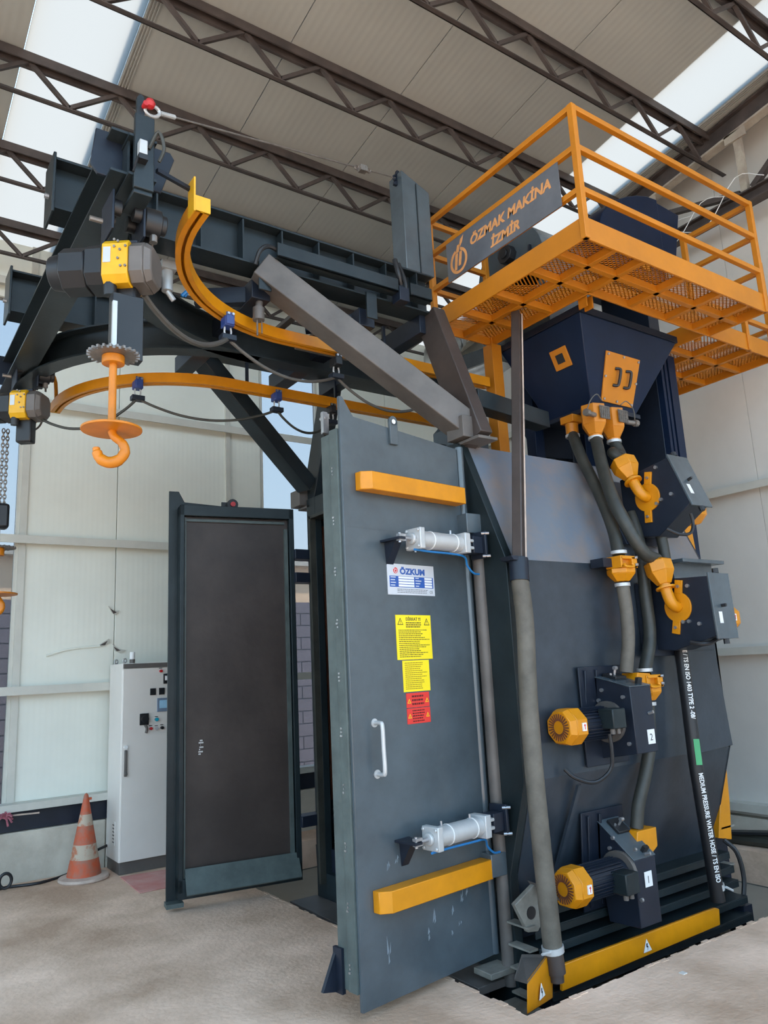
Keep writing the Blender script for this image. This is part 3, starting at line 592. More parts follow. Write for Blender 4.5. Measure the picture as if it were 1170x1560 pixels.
# ================================================================ blast wheels
def bolts(b, pts, d, r=0.011, l=0.014):
    for p in pts: b.cyl(p, V(p) + V(d) * l, r, n=8)
def near_y(z):
    for (a, za), (c, zc) in zip(near, near[1:]):
        if za >= z >= zc: return a + (c - a) * (za - z) / (za - zc)
    return 3.3
def motor(t, x, c, ax, r=0.098, L=0.40):
    """motor on the side plate at x; c = (y, z) of the shaft; ax = direction along X"""
    y, z = c; d = ax
    MB().cyl((x, y, z), (x + d * 0.025, y, z), 0.118, n=28).build('flange', M_POLE, t)
    mo = MB().cyl((x + d * 0.02, y, z), (x + d * (L - 0.13), y, z), r * 0.9, n=24).build('motor', M_DARK, t)
    b = MB()
    for k in range(28):
        a = 2 * math.pi * k / 28; ca, sa = math.cos(a), math.sin(a)
        b.bar((x + d * 0.06, y + ca * r * .93, z + sa * r * .93), (x + d * (L - 0.14), y + ca * r * .93, z + sa * r * .93), 0.004, r * .2, (0, ca, sa))
    b.build('cooling_fin', M_DARK, mo, kind='stuff')
    # octagonal fan cover
    o = x + d * (L - 0.14); R = r * 1.15; pr = [(1.0, 0), (1.0, 0.085), (0.86, 0.13)]
    rings = [[V((o + d * h, y + math.cos(2*math.pi*(k+.5)/8) * R * s, z + math.sin(2*math.pi*(k+.5)/8) * R * s)) for k in range(8)] for s, h in pr]
    b = MB(); b.frust(rings[0], rings[1]).frust(rings[1], rings[2]); fc = b.build('fan_cover', M_ORANGE, t, bevel=0.004)
    e = o + d * 0.131
    b = MB()
    for k in range(26):
        a = 2 * math.pi * k / 26; ca, sa = math.cos(a), math.sin(a)
        b.bar((e, y + ca * R * .34, z + sa * R * .34), (e, y + ca * R * .70, z + sa * R * .70), 0.0075, 0.004, (1, 0, 0))
    b.build('vent_slot', M_RUST, fc, kind='stuff')
    b = MB().box((o + d * 0.02, y - R - 0.000, z - 0.022), (o + d * 0.05, y - R * .93, z + 0.022)); b.build('arrow_sticker', M_WHITE, fc, smooth=False)
    b = MB().prism([(o + d * .033, y - R - .002, z - .014), (o + d * .037, y - R - .002, z - .014), (o + d * .037, y - R - .002, z + .006), (o + d * .043, y - R - .002, z + .006), (o + d * .035, y - R - .002, z + .017), (o + d * .027, y - R - .002, z + .006), (o + d * .033, y - R - .002, z + .006)], (0, 0.002, 0)); b.build('sticker_arrow', M_LOGOR, fc, smooth=False)
    return mo
def jbox(t, x0, x1, y, z, mat):
    jb = MB().box((x0, y - 0.085, z - 0.055), (x1, y + 0.02, z + 0.055)).build('terminal_box', mat, t, bevel=0.006)
    b = MB()
    for k in (0.3, 0.72): b.cyl((x0 + (x1 - x0) * k, y - 0.045, z - 0.055), (x0 + (x1 - x0) * k, y - 0.045, z - 0.085), 0.015, n=10)
    b.build('cable_gland', M_POLE, jb)
def motor_wheel(label, x0, x1, poly, c, num, numpos, jz, lidpts, ml=0.44):
    t = thing('blast_wheel', label, 'blast wheel', ((x0 + x1) / 2, 3.1, c[1]), 'blast wheels on the cabinet side')
    MB().prism([(x0, y, z) for y, z in poly], (x1 - x0, 0, 0)).build('housing', M_DARK, t, bevel=0.004)
    motor(t, x0, c, -1, r=0.092, L=ml)
    jbox(t, x0 - 0.17, x0 - 0.06, c[0] - 0.085, c[1] - 0.0 + jz, M_FRAME)
    b = MB(); bolts(b, [(x0, y, z) for y, z in [(c[0] - .12, c[1] + .14), (c[0] + .03, c[1] + .18), (c[0] - .13, c[1] - .12), (c[0] + .06, c[1] + .12)]], (-1, 0, 0)); pieces(b, 'bolt', M_STEEL, t)
    (ya, za), (yb, zb) = lidpts           # sloping lid, back to front
    d = V((0, yb - ya, zb - za)); L = d.length; d.normalize(); nrm = V((0, d.z, -d.y)); nrm = nrm if nrm.z > 0 else -nrm
    p = V((x0 - .004, ya, za)); MB().prism([p, p + V((x1 - x0 + .008, 0, 0)), p + V((x1 - x0 + .008, 0, 0)) + d * L, p + d * L], nrm * 0.006).build('lid', M_PAINT, t, bevel=0.002)
    q = V(((x0 + x1) / 2 + .01, ya, za)) + d * L * 0.35 + nrm * .006
    kb = MB().prism([q + V((-.05, 0, 0)) - d * .05, q + V((.05, 0, 0)) - d * .05, q + V((.05, 0, 0)) + d * .05, q + V((-.05, 0, 0)) + d * .05], nrm * 0.02).build('lid_clamp', M_BLACK, t, bevel=0.003)
    MB().cyl(q + nrm * .02, q + nrm * .06, 0.008, n=8).cyl(q + nrm * .06 + V((-.012, 0, 0)), q + nrm * .06 + V((.012, 0, 0)), 0.012, n=8).cyl(q + V((-.035, 0, 0)) + nrm * .02, q + V((-.035, 0, 0)) + nrm * .03, .008, n=8).build('clamp_screw', M_STEEL, kb)
    q2 = V((x1 - .06, yb, zb)) + nrm * .006 - d * .03
    MB().prism([q2 + V((-.02, 0, 0)), q2 + V((.02, 0, 0)), q2 + V((.02, 0, 0)) + nrm * .035, q2 + V((-.02, 0, 0)) + nrm * .035], -d * 0.02).build('lid_hook', M_BLACK, t)
    y, x, z = numpos[0], numpos[1], numpos[2]
    tg = MB().box((x - 0.032, y - 0.003, z - 0.04), (x + 0.032, y, z + 0.04)).build('number_label', M_WHITE, t, smooth=False)
    textmesh(num, Matrix.Translation((x - .002, y - 0.0032, z - 0.021)) @ Matrix.Rotation(math.pi / 2, 4, 'X'), 0.055, M_INK, 'numeral', tg, 0.0005, 'CENTER')
    b = MB(); bolts(b, [(x, y, z + .13)], (0.2, -1, .3), 0.01, 0.03); b.build('latch_bolt', M_STEEL, t)
    pl = MB()
    zc = c[1]
    for dx in (-0.10, 0.0): pl.prism([(x0 + dx, near_y(zc + .3), zc + .30), (x0 + dx, near_y(zc + .3) - .04, zc + .30), (x0 + dx, poly[0][0] - 0.02, zc - .2), (x0 + dx, near_y(zc - .2), zc - .2)], (0.02, 0, 0))
    pl.prism([(x0 - .14, near_y(zc + .3) - .012, zc + .32), (x1 + .05, near_y(zc + .3) - .012, zc + .32), (x1 + .05, near_y(zc - .25) - .012, zc - .25), (x0 - .14, near_y(zc - .25) - .012, zc - .25)], (0, -0.012, 0))
    pl.build('mounting_plate', M_DARK, t, bevel=0.003)
    return t
w2 = motor_wheel('blast wheel numbered 2, its orange motor fan facing the open doors', 3.70, 3.89, [(3.19, 1.50), (2.90, 1.43), (2.895, 1.06), (3.17, 1.02)], (3.07, 1.235), '2', (2.897, 3.84, 1.145), 0.03, ((3.19, 1.50), (2.90, 1.43)))
w1 = motor_wheel('blast wheel numbered 1, lowest of the wheels with an orange motor fan', 3.70, 3.885, [(3.28, 0.69), (3.00, 0.48), (3.00, 0.13), (3.22, 0.12)], (3.10, 0.405), '1', (2.997, 3.80, 0.37), -0.01, ((3.28, 0.69), (3.00, 0.48)), 0.49)
tag(MB().tube([(3.58, 2.98, 1.18), (3.585, 2.98, 1.08), (3.58, 3.0, 0.98), (3.5, 3.05, 0.92), (3.40, 3.1, 0.95), (3.36, 3.14, 1.0)], 0.011, 8).build('motor_cable', M_BLACK), 'black cable looping down from the motor of blast wheel 2', 'cable')
def spout(t, x, c, dirv, tabs):
    """orange feed spout on the side plate at x; c = (y,z) disc centre; dirv = (y,z) unit direction of the inlet"""
    y, z = c; D = V((0, dirv[0], dirv[1])).normalized(); C = V((x, y, z))
    sp = MB().cyl(C, C + V((-0.012, 0, 0)), 0.095, n=32).build('spout_disc', M_HOOK if 0 else M_ORANGE, t, bevel=0.002)
    b = MB(); b.tube([C + V((-.01, 0, 0)), C + V((-.05, 0, 0)) + D * 0.015, C + V((-.068, 0, 0)) + D * 0.06, C + V((-.07, 0, 0)) + D * 0.15], 0.036, 14)
    e = C + V((-.07, 0, 0)) + D * 0.12
    b.cyl(e, e + D * 0.012, 0.06, n=20); b.build('elbow', M_ORANGE, sp)
    f = e + D * 0.03
    b = MB(); b.cyl(f, f + D * 0.08, 0.045, 0.088, n=6).cyl(f + D * 0.08, f + D * 0.15, 0.088, 0.088, n=6).cyl(f + D * .15, f + D * .17, .088, .05, n=6); b.build('funnel', M_ORANGE, sp, bevel=0.003)
    b = MB()
    for a in tabs:
        u = V((0, math.cos(a), math.sin(a))); v_ = V((0, -math.sin(a), math.cos(a)))
        p = C + u * 0.085; b.prism([p + v_ * .026, p - v_ * .026, p - v_ * .026 + u * .085, p + v_ * .026 + u * .085], (-0.014, 0, 0))
    pieces(b, 'tab', M_ORANGE, sp, bevel=0.002)
    b = MB()
    for a in tabs:
        u = V((0, math.cos(a), math.sin(a))); bolts(b, [C + u * .13 + V((-.014, 0, 0))], (-1, 0, 0), .01, .01)
    pieces(b, 'bolt', M_STEEL, sp)
    return f + D * 0.17
def spout_wheel(label, x0, x1, poly, disc, dirv, tabs, bl):
    ys = [p[0] for p in poly]; zs = [p[1] for p in poly]
    t = thing('blast_wheel', label, 'blast wheel', ((x0 + x1) / 2, 3.0, sum(zs) / len(zs)), 'blast wheels on the cabinet side')
    MB().prism([(x0, y, z) for y, z in poly], (x1 - x0, 0, 0)).build('housing', M_DARK, t, bevel=0.004)
    # lighter lid on the outer edge
    (ya, za), (yb, zb) = poly[1], poly[2]
    d = V((0, yb - ya, zb - za)).normalized(); nrm = V((0, d.z, -d.y)); nrm = nrm if nrm.y < 0 else -nrm
    a, c = V((x0 - .005, ya, za)) - d * .02, V((x0 - .005, yb, zb)) + d * .02
    MB().prism([a, a + V((x1 - x0 + .02, 0, 0)), c + V((x1 - x0 + .02, 0, 0)), c], nrm * 0.012).build('lid', M_PAINT, t, bevel=0.002)
    b = MB(); m_ = (a + c) / 2 + nrm * .012 + V((.09, 0, 0)); b.cyl(m_, m_ + nrm * .03, .01, n=8); b.cyl(a + V((.1, 0, 0)), a + V((.1, 0, 0)) - d * .03, .02, n=8); b.cyl(c + V((.1, 0, 0)), c + V((.1, 0, 0)) + d * .03, .018, n=8); pieces(b, 'lid_clamp', M_BLACK, t)
    q = a * .32 + c * .68 + nrm * .0125 + V((.06, 0, 0)); MB().prism([q - d * .035 - V((.014, 0, 0)), q - d * .035 + V((.02, 0, 0)), q + d * .035 + V((.02, 0, 0)), q + d * .035 - V((.014, 0, 0))], nrm * .002).build('number_label', M_WHITE, t)
    b = MB(); bolts(b, [(x0, y, z) for y, z in bl], (-1, 0, 0), .012, .014); pieces(b, 'bolt', M_STEEL, t)
    end = spout(t, x0, disc, dirv, tabs)
    motor(t, x1, ((ys[0] + ys[1]) / 2 + .03, sum(zs) / len(zs)), 1)
    zc = sum(zs) / len(zs)
    za_, zb_ = max(zs) - .02, min(zs) - .02
    MB().prism([(x0 - .1, near_y(za_) - .005, za_), (x1 + .1, near_y(za_) - .005, za_), (x1 + .1, near_y(zb_) - .005, zb_), (x0 - .1, near_y(zb_) - .005, zb_)], (0, -0.05, -0.01)).build('mounting_plate', M_DARK, t, bevel=0.003)
    return t, end
w4, e4 = spout_wheel('upper right blast wheel with an orange feed spout, its box tilted outwards', 4.30, 4.50, [(3.26, 2.80), (2.87, 2.865), (2.745, 2.535), (3.0, 2.364), (3.25, 2.40)], (3.05, 2.635), (0.40, 0.92), (2.0 - 0.25, -1.5), [(2.96, 2.82), (2.87, 2.62), (2.95, 2.60), (2.985, 2.58)])
w3, e3 = spout_wheel('blast wheel with an orange feed spout beside the hanging water hose, below the tilted one', 4.30, 4.50, [(3.16, 2.09), (2.70, 2.065), (2.69, 1.70), (2.99, 1.625), (3.16, 1.64)], (2.925, 1.895), (0.22, 0.97), (1.75, -1.35), [(2.84, 2.02), (2.79, 1.78), (2.86, 1.80), (2.90, 1.80)])
tag(MB().tube([(4.339, 2.78, 2.477), (4.353, 2.78, 2.414), (4.311, 2.78, 2.348), (4.228, 2.8, 2.338), (4.172, 2.85, 2.377)], 0.010, 8).build('motor_cable', M_BLACK), 'black cable curling below the upper right blast wheel', 'cable')
tag(MB().tube([(4.449, 2.75, 1.744), (4.377, 2.75, 1.676), (4.294, 2.78, 1.656), (4.267, 2.85, 1.672)], 0.014, 8).build('motor_cable', M_BLACK), 'black cable curving under the blast wheel beside the water hose', 'cable')

# ================================================================ shot hopper
hp = thing('shot_hopper', 'navy inverted pyramid hopper hanging under the orange platform', 'hopper', (4.52, 3.6, 3.386))
HT = [V((4.0, 3.2, 3.97)), V((5.10, 3.2, 3.97)), V((5.10, 4.0, 3.97)), V((4.0, 4.0, 3.97))]
HB = [V((4.26, 3.40, 3.386)), V((4.76, 3.40, 3.386)), V((4.76, 3.82, 3.386)), V((4.26, 3.82, 3.386))]
MB().frust(HB, HT).build('body', M_NAVY, hp, bevel=0.006)
MB().box((3.99, 3.19, 3.97), (5.11, 4.01, 4.02)).build('rim', M_DARK, hp)
MB().box((4.24, 3.37, 3.355), (4.78, 3.84, 3.388)).build('bottom_flange', M_DARK, hp, bevel=0.003)
TF = frame(HB[0], HB[1] - HB[0], HT[0] - HB[0] + V((0.26, 0, 0)))   # front face: x right, y up the slope, z outwards
b = MB(TF); b.prism([(0.09, 0.05, 0.0), (0.44, 0.05, 0.0), (0.44, 0.41, 0), (0.06, 0.41, 0)], (0, 0, 0.012)); dr_ = b.build('inspection_door', M_ORANGE2, hp, bevel=0.002)
b = MB(TF)
for p in ((0.08, 0.39), (0.25, 0.395), (0.42, 0.39), (0.42, 0.07), (0.25, 0.07), (0.11, 0.07), (0.085, 0.23), (0.43, 0.23)): b.cyl((p[0], p[1], .012), (p[0], p[1], .02), .009, n=8)
pieces(b, 'bolt', M_STEEL, dr_)
for x in (0.20, 0.32): MB(TF).tube([(x - .02, 0.30, 0.012), (x + .005, 0.30, 0.035), (x + .012, 0.275, 0.04), (x + .012, 0.205, 0.04), (x + .005, 0.18, 0.035), (x - .02, 0.18, 0.012)], 0.011, 8).build('handle', M_BLACK, dr_)
TL = frame(HB[0], HB[3] - HB[0], HT[0] - HB[0] + V((0, 0.2, 0)))
# left face looks to -X: x runs away from the viewer
b = MB(TL); P = [(0.02, 0.36), (0.12, 0.36), (0.12, 0.46), (0.02, 0.46)]
Lf = HT[0] - HB[0]; 
lf_n = (HB[3] - HB[0]).cross(HT[0] - HB[0]).normalized()
if lf_n.x > 0: lf_n = -lf_n
lf_y = V((0, 1, 0)); lf_u = lf_n.cross(lf_y).normalized(); lf_u = lf_u if lf_u.z > 0 else -lf_u
cfr = V(HB[0]) + lf_u * 0.40 + lf_y * 0.09
def sq(c, r): return [c + lf_y * (-r) + lf_u * (-r), c + lf_y * r + lf_u * (-r), c + lf_y * r + lf_u * r, c + lf_y * (-r) + lf_u * r]
sf = MB().prism(sq(cfr, .075), lf_n * .012).build('sight_frame', M_ORANGE2, hp, bevel=0.002)
MB().prism(sq(cfr + lf_n * .012, .034), lf_n * .003).build('sight_opening', M_BLACK, sf)
# gate valves under the hopper
vl = ['orange shot valve in front under the hopper, middle of the three', 'orange shot valve under the right edge of the hopper front', 'orange shot valve in shadow under the left edge of the hopper']
vs_ = []
for k, (x, y) in enumerate(((4.22, 3.36), (4.42, 3.36), (4.24, 3.58))):
    t = thing('shot_valve', vl[k], 'valve', (x, y, 3.16), 'shot valves on the feed lines')
    if k == 2: MB().box((x - .05, y - .06, 3.30), (x + .06, y + .06, 3.355)).cyl((x, y, 3.30), (x, y, 3.20), .046, n=14).build('body', M_ORANGE2, t, bevel=.003)
    else: MB().cyl((x, y, 3.36), (x, y, 3.22), 0.092, 0.092, n=6, rot=.3).cyl((x, y, 3.22), (x, y, 3.15), 0.092, 0.05, n=6, rot=.3).cyl((x, y, 3.15), (x, y, 3.12), .047, n=14).build('body', M_ORANGE2, t, bevel=0.003)
    if k < 2:
        b = MB(); 
        for i in range(5): b.bar((x - .03 + i * .021, y - .097, 3.245), (x - .02 + i * .021, y - .097, 3.335), .004, .004, (0, 1, 0))
        for i in range(4): b.bar((x - .035, y - .097, 3.25 + i * .026), (x + .062, y - .097, 3.255 + i * .026), .004, .004, (0, 1, 0))
        b.box((x - .035, y - .094, 3.245), (x + .065, y - .088, 3.34)); b.build('screen', M_ZINC, t, kind='stuff')
    if k == 2:
        MB().cyl((x, y, 3.215), (x, y, 3.195), .052, n=16).build('hose_clip', M_ALU, t); continue
    sd_ = -1 if k == 0 else 1
    MB().cyl((x + sd_ * .06, y - .06, 3.27), (x + sd_ * .17, y - .08, 3.265), 0.018).cyl((x + sd_ * .15, y - .08, 3.265), (x + sd_ * .18, y - .083, 3.265), 0.026, n=10).build('actuator', M_ZINC, t)
    MB().tube([(x + sd_ * .16, y - .08, 3.285), (x + sd_ * .13, y - .1, 3.36), (x + sd_ * .06, y - .1, 3.41), (x, y - .09, 3.375)], .004, 6).build('air_line', M_CABLE, t)
    MB().cyl((x, y, 3.135), (x, y, 3.115), .052, n=16).build('hose_clip', M_ALU, t)
def line_valve(p, label, s=1.0):
    x, y, z = p; t = thing('shot_valve', label, 'valve', p, 'shot valves on the feed lines')
    fr = MB().box((x - .075, y - .07, z + .035), (x + .075, y + .05, z + .055)).box((x - .075, y - .07, z - .02), (x + .075, y + .05, z - .005)).box((x + .03, y - .07, z - .02), (x + .08, y + .05, z + .05)).box((x - .078, y - .07, z - .02), (x - .062, y + .05, z + .05))
    fr.build('frame', M_ORANGE, t, bevel=0.003)
    MB().box((x - .06, y - .045, z - .005), (x + .03, y + .03, z + .035)).build('gate', M_HOOK, t)
    MB().tube([(x - .055, y - .075, z + .0), (x - .055, y - .085, z - .015), (x + .02, y - .085, z - .015), (x + .02, y - .075, z + .005)], .008, 8).build('handle', M_ORANGE, t)
    MB().cyl((x, y, z - .02), (x, y, z - .05), .088, .088, n=6).cyl((x, y, z - .05), (x, y, z - .10), .088, .045, n=6).build('body', M_ORANGE, t, bevel=0.003)
    MB().cyl((x, y, z - .11), (x, y, z - .13), .048, n=16).cyl((x, y, z + .075), (x, y, z + .095), .05, n=16).build('hose_clip', M_ALU, t)
    b = MB(); bolts(b, [(x + .08, y - .03, z + .02), (x + .06, y - .07, z + .045), (x + .06, y - .07, z + .0)], (.5, -.7, 0), .009, .02); pieces(b, 'bolt', M_STEEL, t)
    return t
lv1 = (3.946, 3.06, 2.164); line_valve(lv1, 'orange shot valve on the left feed hose beside the cabinet bend')
lv2 = (4.091, 3.08, 1.431); line_valve(lv2, 'orange shot valve half hidden behind the top of blast wheel 2')
MB().box((lv1[0] - .16, lv1[1] + .0, lv1[2] - .01), (lv1[0] - .06, lv1[1] + .1, lv1[2] + .045)).build('valve_bracket', M_DARK, mc)
# inlet boxes on top of wheels 1 and 2
p = (3.996, 3.08, 1.475); MB().prism([(p[0] - .09, p[1] - .06, p[2] - .05), (p[0] + .06, p[1] - .06, p[2] - .05), (p[0] + .07, p[1] - .06, p[2] + .02), (p[0] - .05, p[1] - .06, p[2] + .03)], (0, .12, 0)).build('inlet', M_ORANGE, w2, bevel=0.004)
p = (3.956, 3.14, 0.5555); MB().prism([(p[0] - .12, p[1] - .06, p[2] - .03), (p[0] + .0, p[1] - .06, p[2] - .1), (p[0] + .07, p[1] - .06, p[2] - .06), (p[0] + .075, p[1] - .06, p[2] + .045), (p[0] - .10, p[1] - .06, p[2] + .045)], (0, .12, 0)).build('inlet', M_ORANGE, w1, bevel=0.004)

# ---------------------------------------------------------------- hoses
def hose(label, pts, r=0.04, mat=None, name='feed_hose', clips=()):
    o = MB().tube(pts, r, 14, smooth=6).build(name, mat or M_RUBBER); return tag(o, label, 'hose', 'rubber hoses on the machine side')
hose('feed hose from the shadowed valve under the hopper down to the left line valve', [(4.24, 3.58, 3.22), (4.201, 3.53, 3.149), (4.142, 3.42, 2.947), (4.082, 3.27, 2.69), (4.018, 3.14, 2.419), (3.956, 3.07, 2.225)], .040)
hose('long feed hose from the middle hopper valve to the lower orange spout', [(4.22, 3.36, 3.13), (4.109, 3.24, 2.869), (4.017, 3.12, 2.634), (4.02, 3.04, 2.435), (4.098, 2.99, 2.248), tuple(e3)], .042)
hose('short feed hose from the right hopper valve to the spout of the tilted blast wheel', [(4.42, 3.36, 3.13), (4.4, 3.3, 3.004), tuple((e4 + V((-.0, .06, .06)))), tuple(e4)], .038)
hose('feed hose between the left line valve and the inlet of blast wheel 2', [(lv1[0], lv1[1], lv1[2] - .11), (3.942, 3.05, 1.884), (3.929, 3.05, 1.703), (3.901, 3.07, 1.51)], .040, M_HOSE)
hose('feed hose running straight down behind to the line valve by blast wheel 2', [(4.308, 3.2, 2.557), (4.249, 3.12, 2.28), (4.22, 3.1, 1.974), (4.199, 3.09, 1.72), (lv2[0], lv2[1], lv2[2] + .07)], .040)
hose('feed hose curving down from the line valve to blast wheel 1', [(lv2[0], lv2[1], lv2[2] - .11), (4.09, 3.1, 1.083), (4.024, 3.11, 0.8973), (3.957, 3.13, 0.7342), (3.927, 3.14, 0.6003)], .038)
hose('black hose joining the boxes of the two wheels with feed spouts', [(4.369, 3.05, 2.452), (4.37, 3.03, 2.315), (4.365, 3.02, 2.148)], .036)
# text hose
wp = [V((4.498, 3.08, 1.689)), None, V((4.44, 3.04, 0.9147)), None, V((4.537, 3.07, 0.0971))]
wp[1] = (wp[0] + wp[2]) / 2; wp[3] = (wp[2] + wp[4]) / 2
wh = MB().tube(wp, .043, 18, smooth=0).build('water_hose', M_BLACK); tag(wh, 'black water hose with white lettering hanging down the far side of the cabinet', 'hose', 'rubber hoses on the machine side'); ORG[wh.name] = V((0, 0, 0))
MB().cyl(wp[-1] + V((0, 0, .10)), wp[-1] + V((.004, .002, .065)), .048, n=18).tube([wp[-1] + V((.03, -.045, .08)), wp[-1] + V((.09, -.05, .05))], .008, 6).build('hose_clip', M_ALU, wh)
def htext(txt, a, c, mat, size, off=0.0):
    a, c = V(a), V(c); dv = (c - a).normalized(); out = V((-0.45, -0.89, 0.0)); out = (out - dv * out.dot(dv)).normalized()
    up = out.cross(dv)
    T = frame(a + out * .0445, dv, up)
    return textmesh(txt, T @ Matrix.Translation((0, -size * .36, 0)), size, mat, 'lettering', wh, .0006, bold=.0008, sx=.78)
htext('HOSE / TS EN ISO 1403 TYPE 2 -08/', wp[0], wp[2], M_WHITE, .042)
gA, gB = wp[0].lerp(wp[2], .80), wp[2]
dv = (gB - gA); 
htext('MEDIUM PRESSURE WATER HOSE / TS EN ISO', wp[2].lerp(wp[4], .05), wp[4], M_WHITE, .042)
out = V((-0.45, -0.89, 0)); dn = dv.normalized(); out = (out - dn * out.dot(dn)).normalized(); up = out.cross(dn)
MB().prism([gA + out * .044 + up * .02, gA + out * .044 - up * .02, gB + out * .044 - up * .02, gB + out * .044 + up * .02], out * .001).build('green_band', M_GREEN, wh, smooth=False)
htext('MET-PRES-08', gA + dv * .12, gB, pm('pale_green_ink', (170, 210, 180), .5), .034) if 0 else None

# dust pipe: steel upper chute and dusty lower hose
dp = thing('dust_pipe', 'dusty steel chute leading into a long grey hose at the near cabinet corner', 'pipe', (3.1, 3.1, 0.1))
b = MB(); b.bar((3.70, 3.51, 4.01), (3.09, 3.09, 2.10), 0.085, 0.06, (0.5, -1, 0)); b.build('chute', M_CHUTE, dp, bevel=0.006)
MB().bar((3.71, 3.47, 4.0), (3.115, 3.055, 2.16), 0.008, 0.008).build('edge_strip', M_CONEB, dp)
MB().cyl((3.10, 3.10, 2.18), (3.085, 3.09, 2.05), .056, n=20).build('collar', M_DARK, dp)
MB().tube([(3.088, 3.092, 2.08), (3.089, 3.08, 1.811), (3.044, 3.06, 1.352), (3.035, 3.05, 0.817), (3.068, 3.06, 0.1396)], .050, 16, smooth=6).build('hose', M_HOSE, dp)
e_ = V((3.069, 3.06, 0.1456)); MB().cyl(e_ + V((-.003, 0, .03)), e_, .057, n=20).tube([e_ + V((-.05, -.03, .015)), e_ + V((-.11, -.03, .02))], .007, 6).build('hose_clip', M_ALU, dp)
MB().cyl(e_, e_ + V((.01, 0, -.10)), .048, n=16).cyl(e_ + V((.01, 0, -.10)), e_ + V((.01, 0, -.14)), .036, n=16).build('stub', M_CHUTE, dp)

# ================================================================ maintenance platform
pf = thing('maintenance_platform', 'orange railed maintenance platform above the hopper and cabinet', 'platform', (3.93, 3.0, 4.02))
ZB, ZT = 4.02, 4.165
x0, x1, y0, y1, xi, yi = 3.375, 5.335, 2.60, 4.02, 3.93, 3.06
WX = 6.32; WY = 4.08
def fas(a, c, nm='fascia'): MB().bar((a[0], a[1], (ZB + ZT) / 2), (c[0], c[1], (ZB + ZT) / 2), 0.014, ZT - ZB).build(nm, M_ORANGE2, pf, bevel=0.002)
for a, c in (((x0, y0), (x1, y0)), ((x0, y0), (x0, y1)), ((x1, y0), (x1, yi)), ((x0, y1), (xi, y1)), ((xi, y1), (xi, yi)), ((xi, yi), (5.25, yi)), ((5.25, yi), (WX, yi)), ((WX, yi), (WX, WY)), ((5.25, WY), (WX, WY)), ((5.28, yi), (5.28, WY))): fas(a, c)
MB().box((x0 - .012, y0 - .012, ZB - .0), (x0 + .02, y0 + .012, ZB + .04)).build('corner_cut', M_PAINT, pf)
def joist(a, c): MB().bar((a[0], a[1], ZB + .03), (c[0], c[1], ZB + .03), .04, .05).build('joist', M_ORANGE2, pf, bevel=0.002)
joist((x0, 2.83), (x1, 2.83)); joist((3.655, y0), (3.655, y1))
for x in (xi, 4.36, 4.79, 5.13): joist((x, y0), (x, yi))
for y in (yi, 3.40, 3.72): joist((x0, y), (xi, y))
joist((5.28, 3.40), (WX, 3.40)); joist((5.28, 3.74), (WX, 3.74))
for x in (5.62, 5.97): joist((x, yi), (x, WY))
def mesh(xa, xb, ya, yb):
    b = MB(); p = 0.046; z = ZB + .062
    # expanded metal: two families of thin strands
    for sg in (1, -1):
        k = -int((yb - ya) / p) - 2
        while k * p < (xb - xa) + 2 * (yb - ya):
            c = xa + k * p * 1.0
            # line x = c + sg-ward*(y-ya)*2
            if sg > 0: f = lambda y: c + (y - ya) * 1.6
            else: f = lambda y: c + (yb - y) * 1.6
            pts = []
            for n_ in range(2):
                pass
            ya_, yb_ = ya, yb
            # clip against x range
            if sg > 0:
                lo = max(ya, ya + (xa - c) / 1.6); hi = min(yb, ya + (xb - c) / 1.6)
            else:
                lo = max(ya, yb - (xb - c) / 1.6); hi = min(yb, yb - (xa - c) / 1.6)
            if hi - lo > 0.01:
                P, Q = V((f(lo), lo, z)), V((f(hi), hi, z)); d = (Q - P).normalized(); r_ = d.cross(V((0, 0, 1))) * .0042
                b.prism([P + r_, P - r_, Q - r_, Q + r_], (0, 0, .003))
            k += 1
    b.build('mesh_floor', M_ORANGE2, pf, kind='stuff', smooth=False)
mesh(x0, x1, y0, yi); mesh(x0, xi, yi, y1); mesh(5.28, WX, yi, WY)
def rail(a, c): MB().bar(a, c, .036, .036).build('rail', M_ORANGE2, pf, bevel=0.003)
def post(x, y, z0=ZB, z1=4.925): MB().box((x - .02, y - .02, z0), (x + .02, y + .02, z1)).build('post', M_ORANGE2, pf, bevel=0.003)
for z in (4.905, 4.63, 4.345):
    rail((x0, y0, z), (x1, y0, z)); rail((x0, y0, z), (x0, y1, z)); rail((x1, y0, z), (x1, yi + .1, z)); rail((x0, y1, z), (xi, y1, z))
for q in ((x0, y0), (x1, y0), (x0, y1), (x1, yi + .1), (xi, y1)): post(*q)
post(WX - .02, yi); post(5.9, yi, ZB, 4.32); rail((x1, yi, 4.30), (WX, yi, 4.30)); rail((WX, yi, 4.30), (WX, WY, 4.30))
MB().box((xi - .05, y1 - .05, 2.97), (xi + .05, y1 + .05, ZB)).build('support_column', M_ORANGE2, pf, bevel=0.004)
for dx in (-.03, .03): MB().box((xi + .06 + dx - .006, 3.10, ZB - .06), (xi + .06 + dx + .006, 3.17, ZB + .03)).build('gusset', M_ORANGE2, pf)
